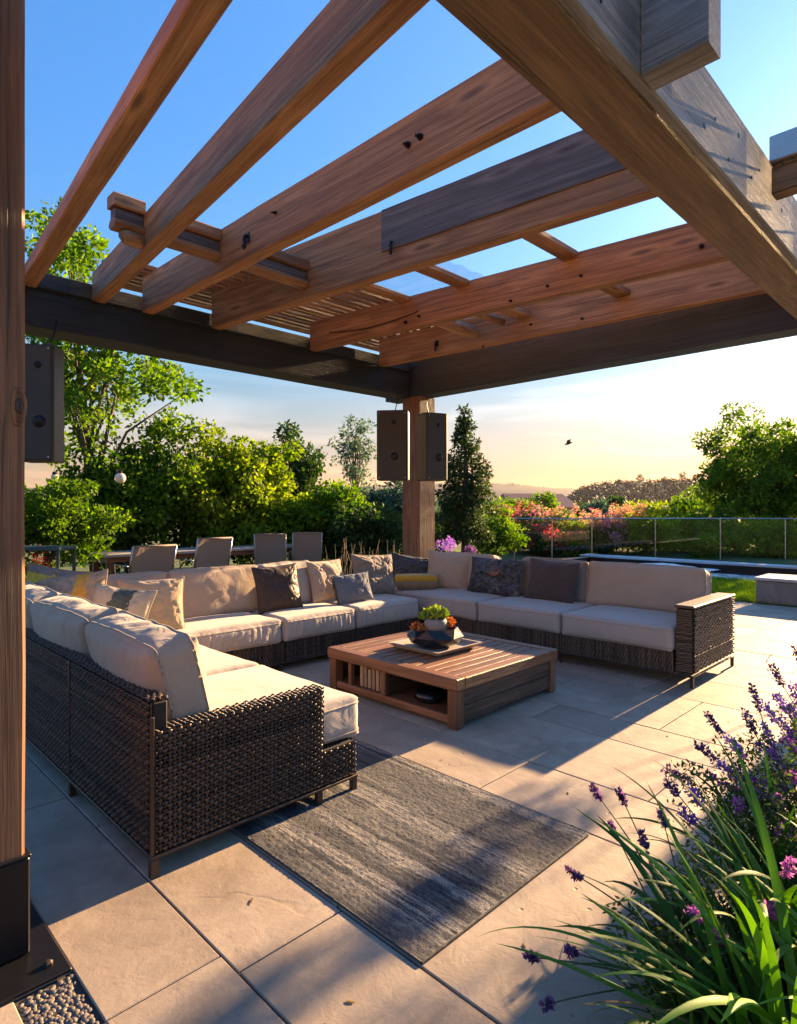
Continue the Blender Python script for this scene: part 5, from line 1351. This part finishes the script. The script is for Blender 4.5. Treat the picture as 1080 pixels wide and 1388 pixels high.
iris((2.12,.12), 26, .85, 'strap-leaved plant cut off by the lower right corner', 13, 180, 120, .040, 4, 50)
iris((2.78,.62), 26, .68, 'strap-leaved plant behind the broad-bladed one, under the purple spikes', 14, 260, 140, .028, 6, 55)
iris((1.93,.66), 26, .45, 'small thin-bladed plant at the front edge of the bed', 15, 200, 150, .012, 10, 55)

def spike(p0, p1, r_, L, mat, seed, t, n_fl=84, flsz=.019):
    """one flower stem with a spike of small blossoms at its end"""
    rg = np.random.RandomState(seed); p0, p1 = Vector(p0), Vector(p1); mid = p0.lerp(p1,.5)+Vector((0,0,.05*(p1-p0).length))
    pts = [p0.lerp(mid,q).lerp(mid.lerp(p1,q),q) for q in np.linspace(0,1,10)]
    s_ = MB().tube(pts, [.0042*(1-.55*q) for q in np.linspace(0,1,10)], 5).build('flower_stem', M['stemg'], t, smooth=True)
    tot = (p1-p0).length; f0 = 1-L/tot; C = []; rr = []
    for q in np.linspace(f0,1,max(6,int(L/.012))):
        c = p0.lerp(mid,q).lerp(mid.lerp(p1,q),q); C.append(tuple(c)); rr.append(r_*(.35+.65*math.sin(math.pi*min(1,.25+.75*(1-(q-f0)/(1-f0)+.12)))))
    lf = MB(); leaf_cloud(lf, np.array(C), n_fl//6, np.array(rr), flsz, rg, flat=1, asp=.7, droop=-.4); b_ = lf.build('blossom', M[mat]); b_.parent = s_; b_.matrix_parent_inverse = Matrix.Identity(4)
    # blossom verts are in world space; bring them into the stem's space
    off = wmat(s_).inverted(); b_.data.transform(off)
M['stemg'] = m_plain('green_stem', (.07,.10,.03), .7, 0, 30, .4)
def salvia(loc, label, tips, seed, mat, foliage='leaf_salvia', nfol=60, R_=.24, H_=.42, fr=.012, fl=.10, cat='flowering plant'):
    rg = np.random.RandomState(seed); t = empty('salvia_plant', (loc[0],loc[1],0), 0, label, cat, 'purple flowering plants in the corner bed')
    C = np.array([(loc[0]+rg.randn()*R_*.5, loc[1]+rg.randn()*R_*.5, rg.uniform(.05,H_)) for k in range(nfol)])
    mb = MB()
    for c in C[::2]: mb.tube([(loc[0]+rg.randn()*.03,loc[1]+rg.randn()*.03,.0),((loc[0]+c[0])/2,(loc[1]+c[1])/2,c[2]*.6),tuple(c)], [.004,.003,.0015], 5)
    mb.build('stems', M['stemg'], t, smooth=True)
    lf = MB(); leaf_cloud(lf, C, 34, .07, .028, rg, asp=.42); lf.build('foliage', M[foliage], t)
    for k, (px,py,D,m2) in enumerate(tips):
        p = at(px,D,zat(py,D)); spike((loc[0]+rg.randn()*.04,loc[1]+rg.randn()*.04,.05), p, fr*rg.uniform(.8,1.2), fl*rg.uniform(.8,1.25), m2 or mat, seed*10+k, t)
salvia((3.30,.62), 'tall dark purple salvia spikes leaning over the patio, left of the group', [(957,968,3.05,None),(1008,965,3.0,None),(945,1010,2.9,None),(1018,930,3.2,None),(985,1000,2.9,'leaf_purple'),(902,1042,2.9,'leaf_dusk'),(1035,985,3.0,'leaf_purple'),(972,1035,2.85,'leaf_purple'),(995,1040,2.8,None),(960,1052,2.8,'leaf_mauve'),(1015,1050,2.75,'leaf_purple')], 31, 'leaf_dusk', nfol=130, R_=.32, H_=.56, fr=.015, fl=.12)
salvia((3.55,.50), 'bushy violet salvia at the right edge with the tallest spikes', [(1050,940,3.2,None),(1068,955,3.1,None),(1075,990,3.0,'leaf_mauve'),(1046,905,3.3,'leaf_dusk'),(1062,1000,2.9,'leaf_mauve'),(1040,1060,2.7,'leaf_purple'),(1070,1050,2.7,'leaf_mauve'),(1022,1075,2.65,'leaf_purple'),(1074,930,3.1,'leaf_purple'),(1058,975,3.0,'leaf_purple'),(1036,955,3.1,'leaf_purple'),(1078,880,3.4,'leaf_dusk'),(1030,1010,2.9,None),(1055,1030,2.8,None)], 32, 'leaf_purple', nfol=130, R_=.32, H_=.6, fr=.02, fl=.11)
salvia((2.80,.72), 'small herb with violet and pink blossoms between the strap leaves', [(935,1070,2.5,'leaf_purple'),(1000,1085,2.5,'leaf_mauve'),(925,1100,2.45,'leaf_purple'),(1055,1085,2.5,'leaf_mauve'),(1065,1120,2.4,'leaf_mauve'),(905,1060,2.6,'leaf_dusk')], 33, 'leaf_mauve', nfol=120, R_=.28, H_=.46, fr=.024, fl=.06)
salvia((2.25,.62), 'low mauve flowers in front of the broad strap leaves', [(937,1235,1.95,None),(975,1265,1.9,None),(1072,1170,2.0,None),(1050,1230,1.9,None),(1020,1255,1.9,'leaf_purple')], 34, 'leaf_mauve', nfol=40, R_=.2, H_=.25, fr=.013, fl=.05)
salvia((2.30,.85), 'wispy plant with bare dark seed stems on the bed edge', [(803,1068,2.55,'leaf_dusk'),(838,1072,2.55,'leaf_dusk'),(826,1115,2.5,'leaf_dusk'),(895,1100,2.4,'leaf_dusk'),(770,1180,2.2,'leaf_dusk'),(870,1130,2.4,'leaf_dusk')], 35, 'leaf_dusk', nfol=26, R_=.14, H_=.3, fr=.006, fl=.05)
salvia((2.02,.78), 'thin round-headed stems low over the front paving', [(716,1297,1.98,'leaf_dusk'),(738,1362,1.9,'leaf_dusk'),(770,1290,1.95,'leaf_dusk')], 36, 'leaf_dusk', nfol=24, R_=.13, H_=.2, fr=.007, fl=.02)

# evening haze: one even box of air round the whole place
t = NT('haze_air'); pv_ = t.n('ShaderNodeVolumePrincipled'); pv_.inputs['Color'].default_value = (.92,.90,.92,1); pv_.inputs['Density'].default_value = .000045; pv_.inputs['Anisotropy'].default_value = .25
t.l(pv_.outputs[0], t.out.inputs['Volume'])
hz = MB().box((-3500,-3500,-8),(3500,3500,100)).build('haze', t.m); tag(hz, kind='stuff', label='thin golden evening haze over the valley', cat='haze')

for k in range(9):
    rgl = random.Random(800+k); x_, y_ = ((1.35,2.2),(1.9,1.25),(2.5,2.3),(3.1,1.75),(3.7,2.3),(4.4,1.7),(5.0,1.5),(2.95,2.55),(1.3,1.5))[k]
    mb = MB(); strap_leaf(mb, (x_,y_,.004), rgl.uniform(0,6), rgl.uniform(.02,.04), 84, rgl.uniform(.008,.014), 20, k)
    tag(mb.build('leaf_fragment', M['straw'], smooth=True), 'tiny dry leaf fragment lying on the open paving', 'leaf fragment', 'dry leaf fragments scattered on the paving')
# fallen leaves on paving
for k, (px,py,lb) in enumerate(((985,892,'curled brown fallen leaf on the paving beside the right sofa foot'),(1040,893,'small fallen leaf on the sunlit paving at the right'))):
    D = F*HC/(py-HY); p = at(px,D); mb = MB(); strap_leaf(mb, (p.x,p.y,.003), R(200+60*k), .10, 75-50*k, .035, 60, k)
    tag(mb.build('fallen_leaf', M['leaf_rose'], smooth=True), lb, 'fallen leaf')
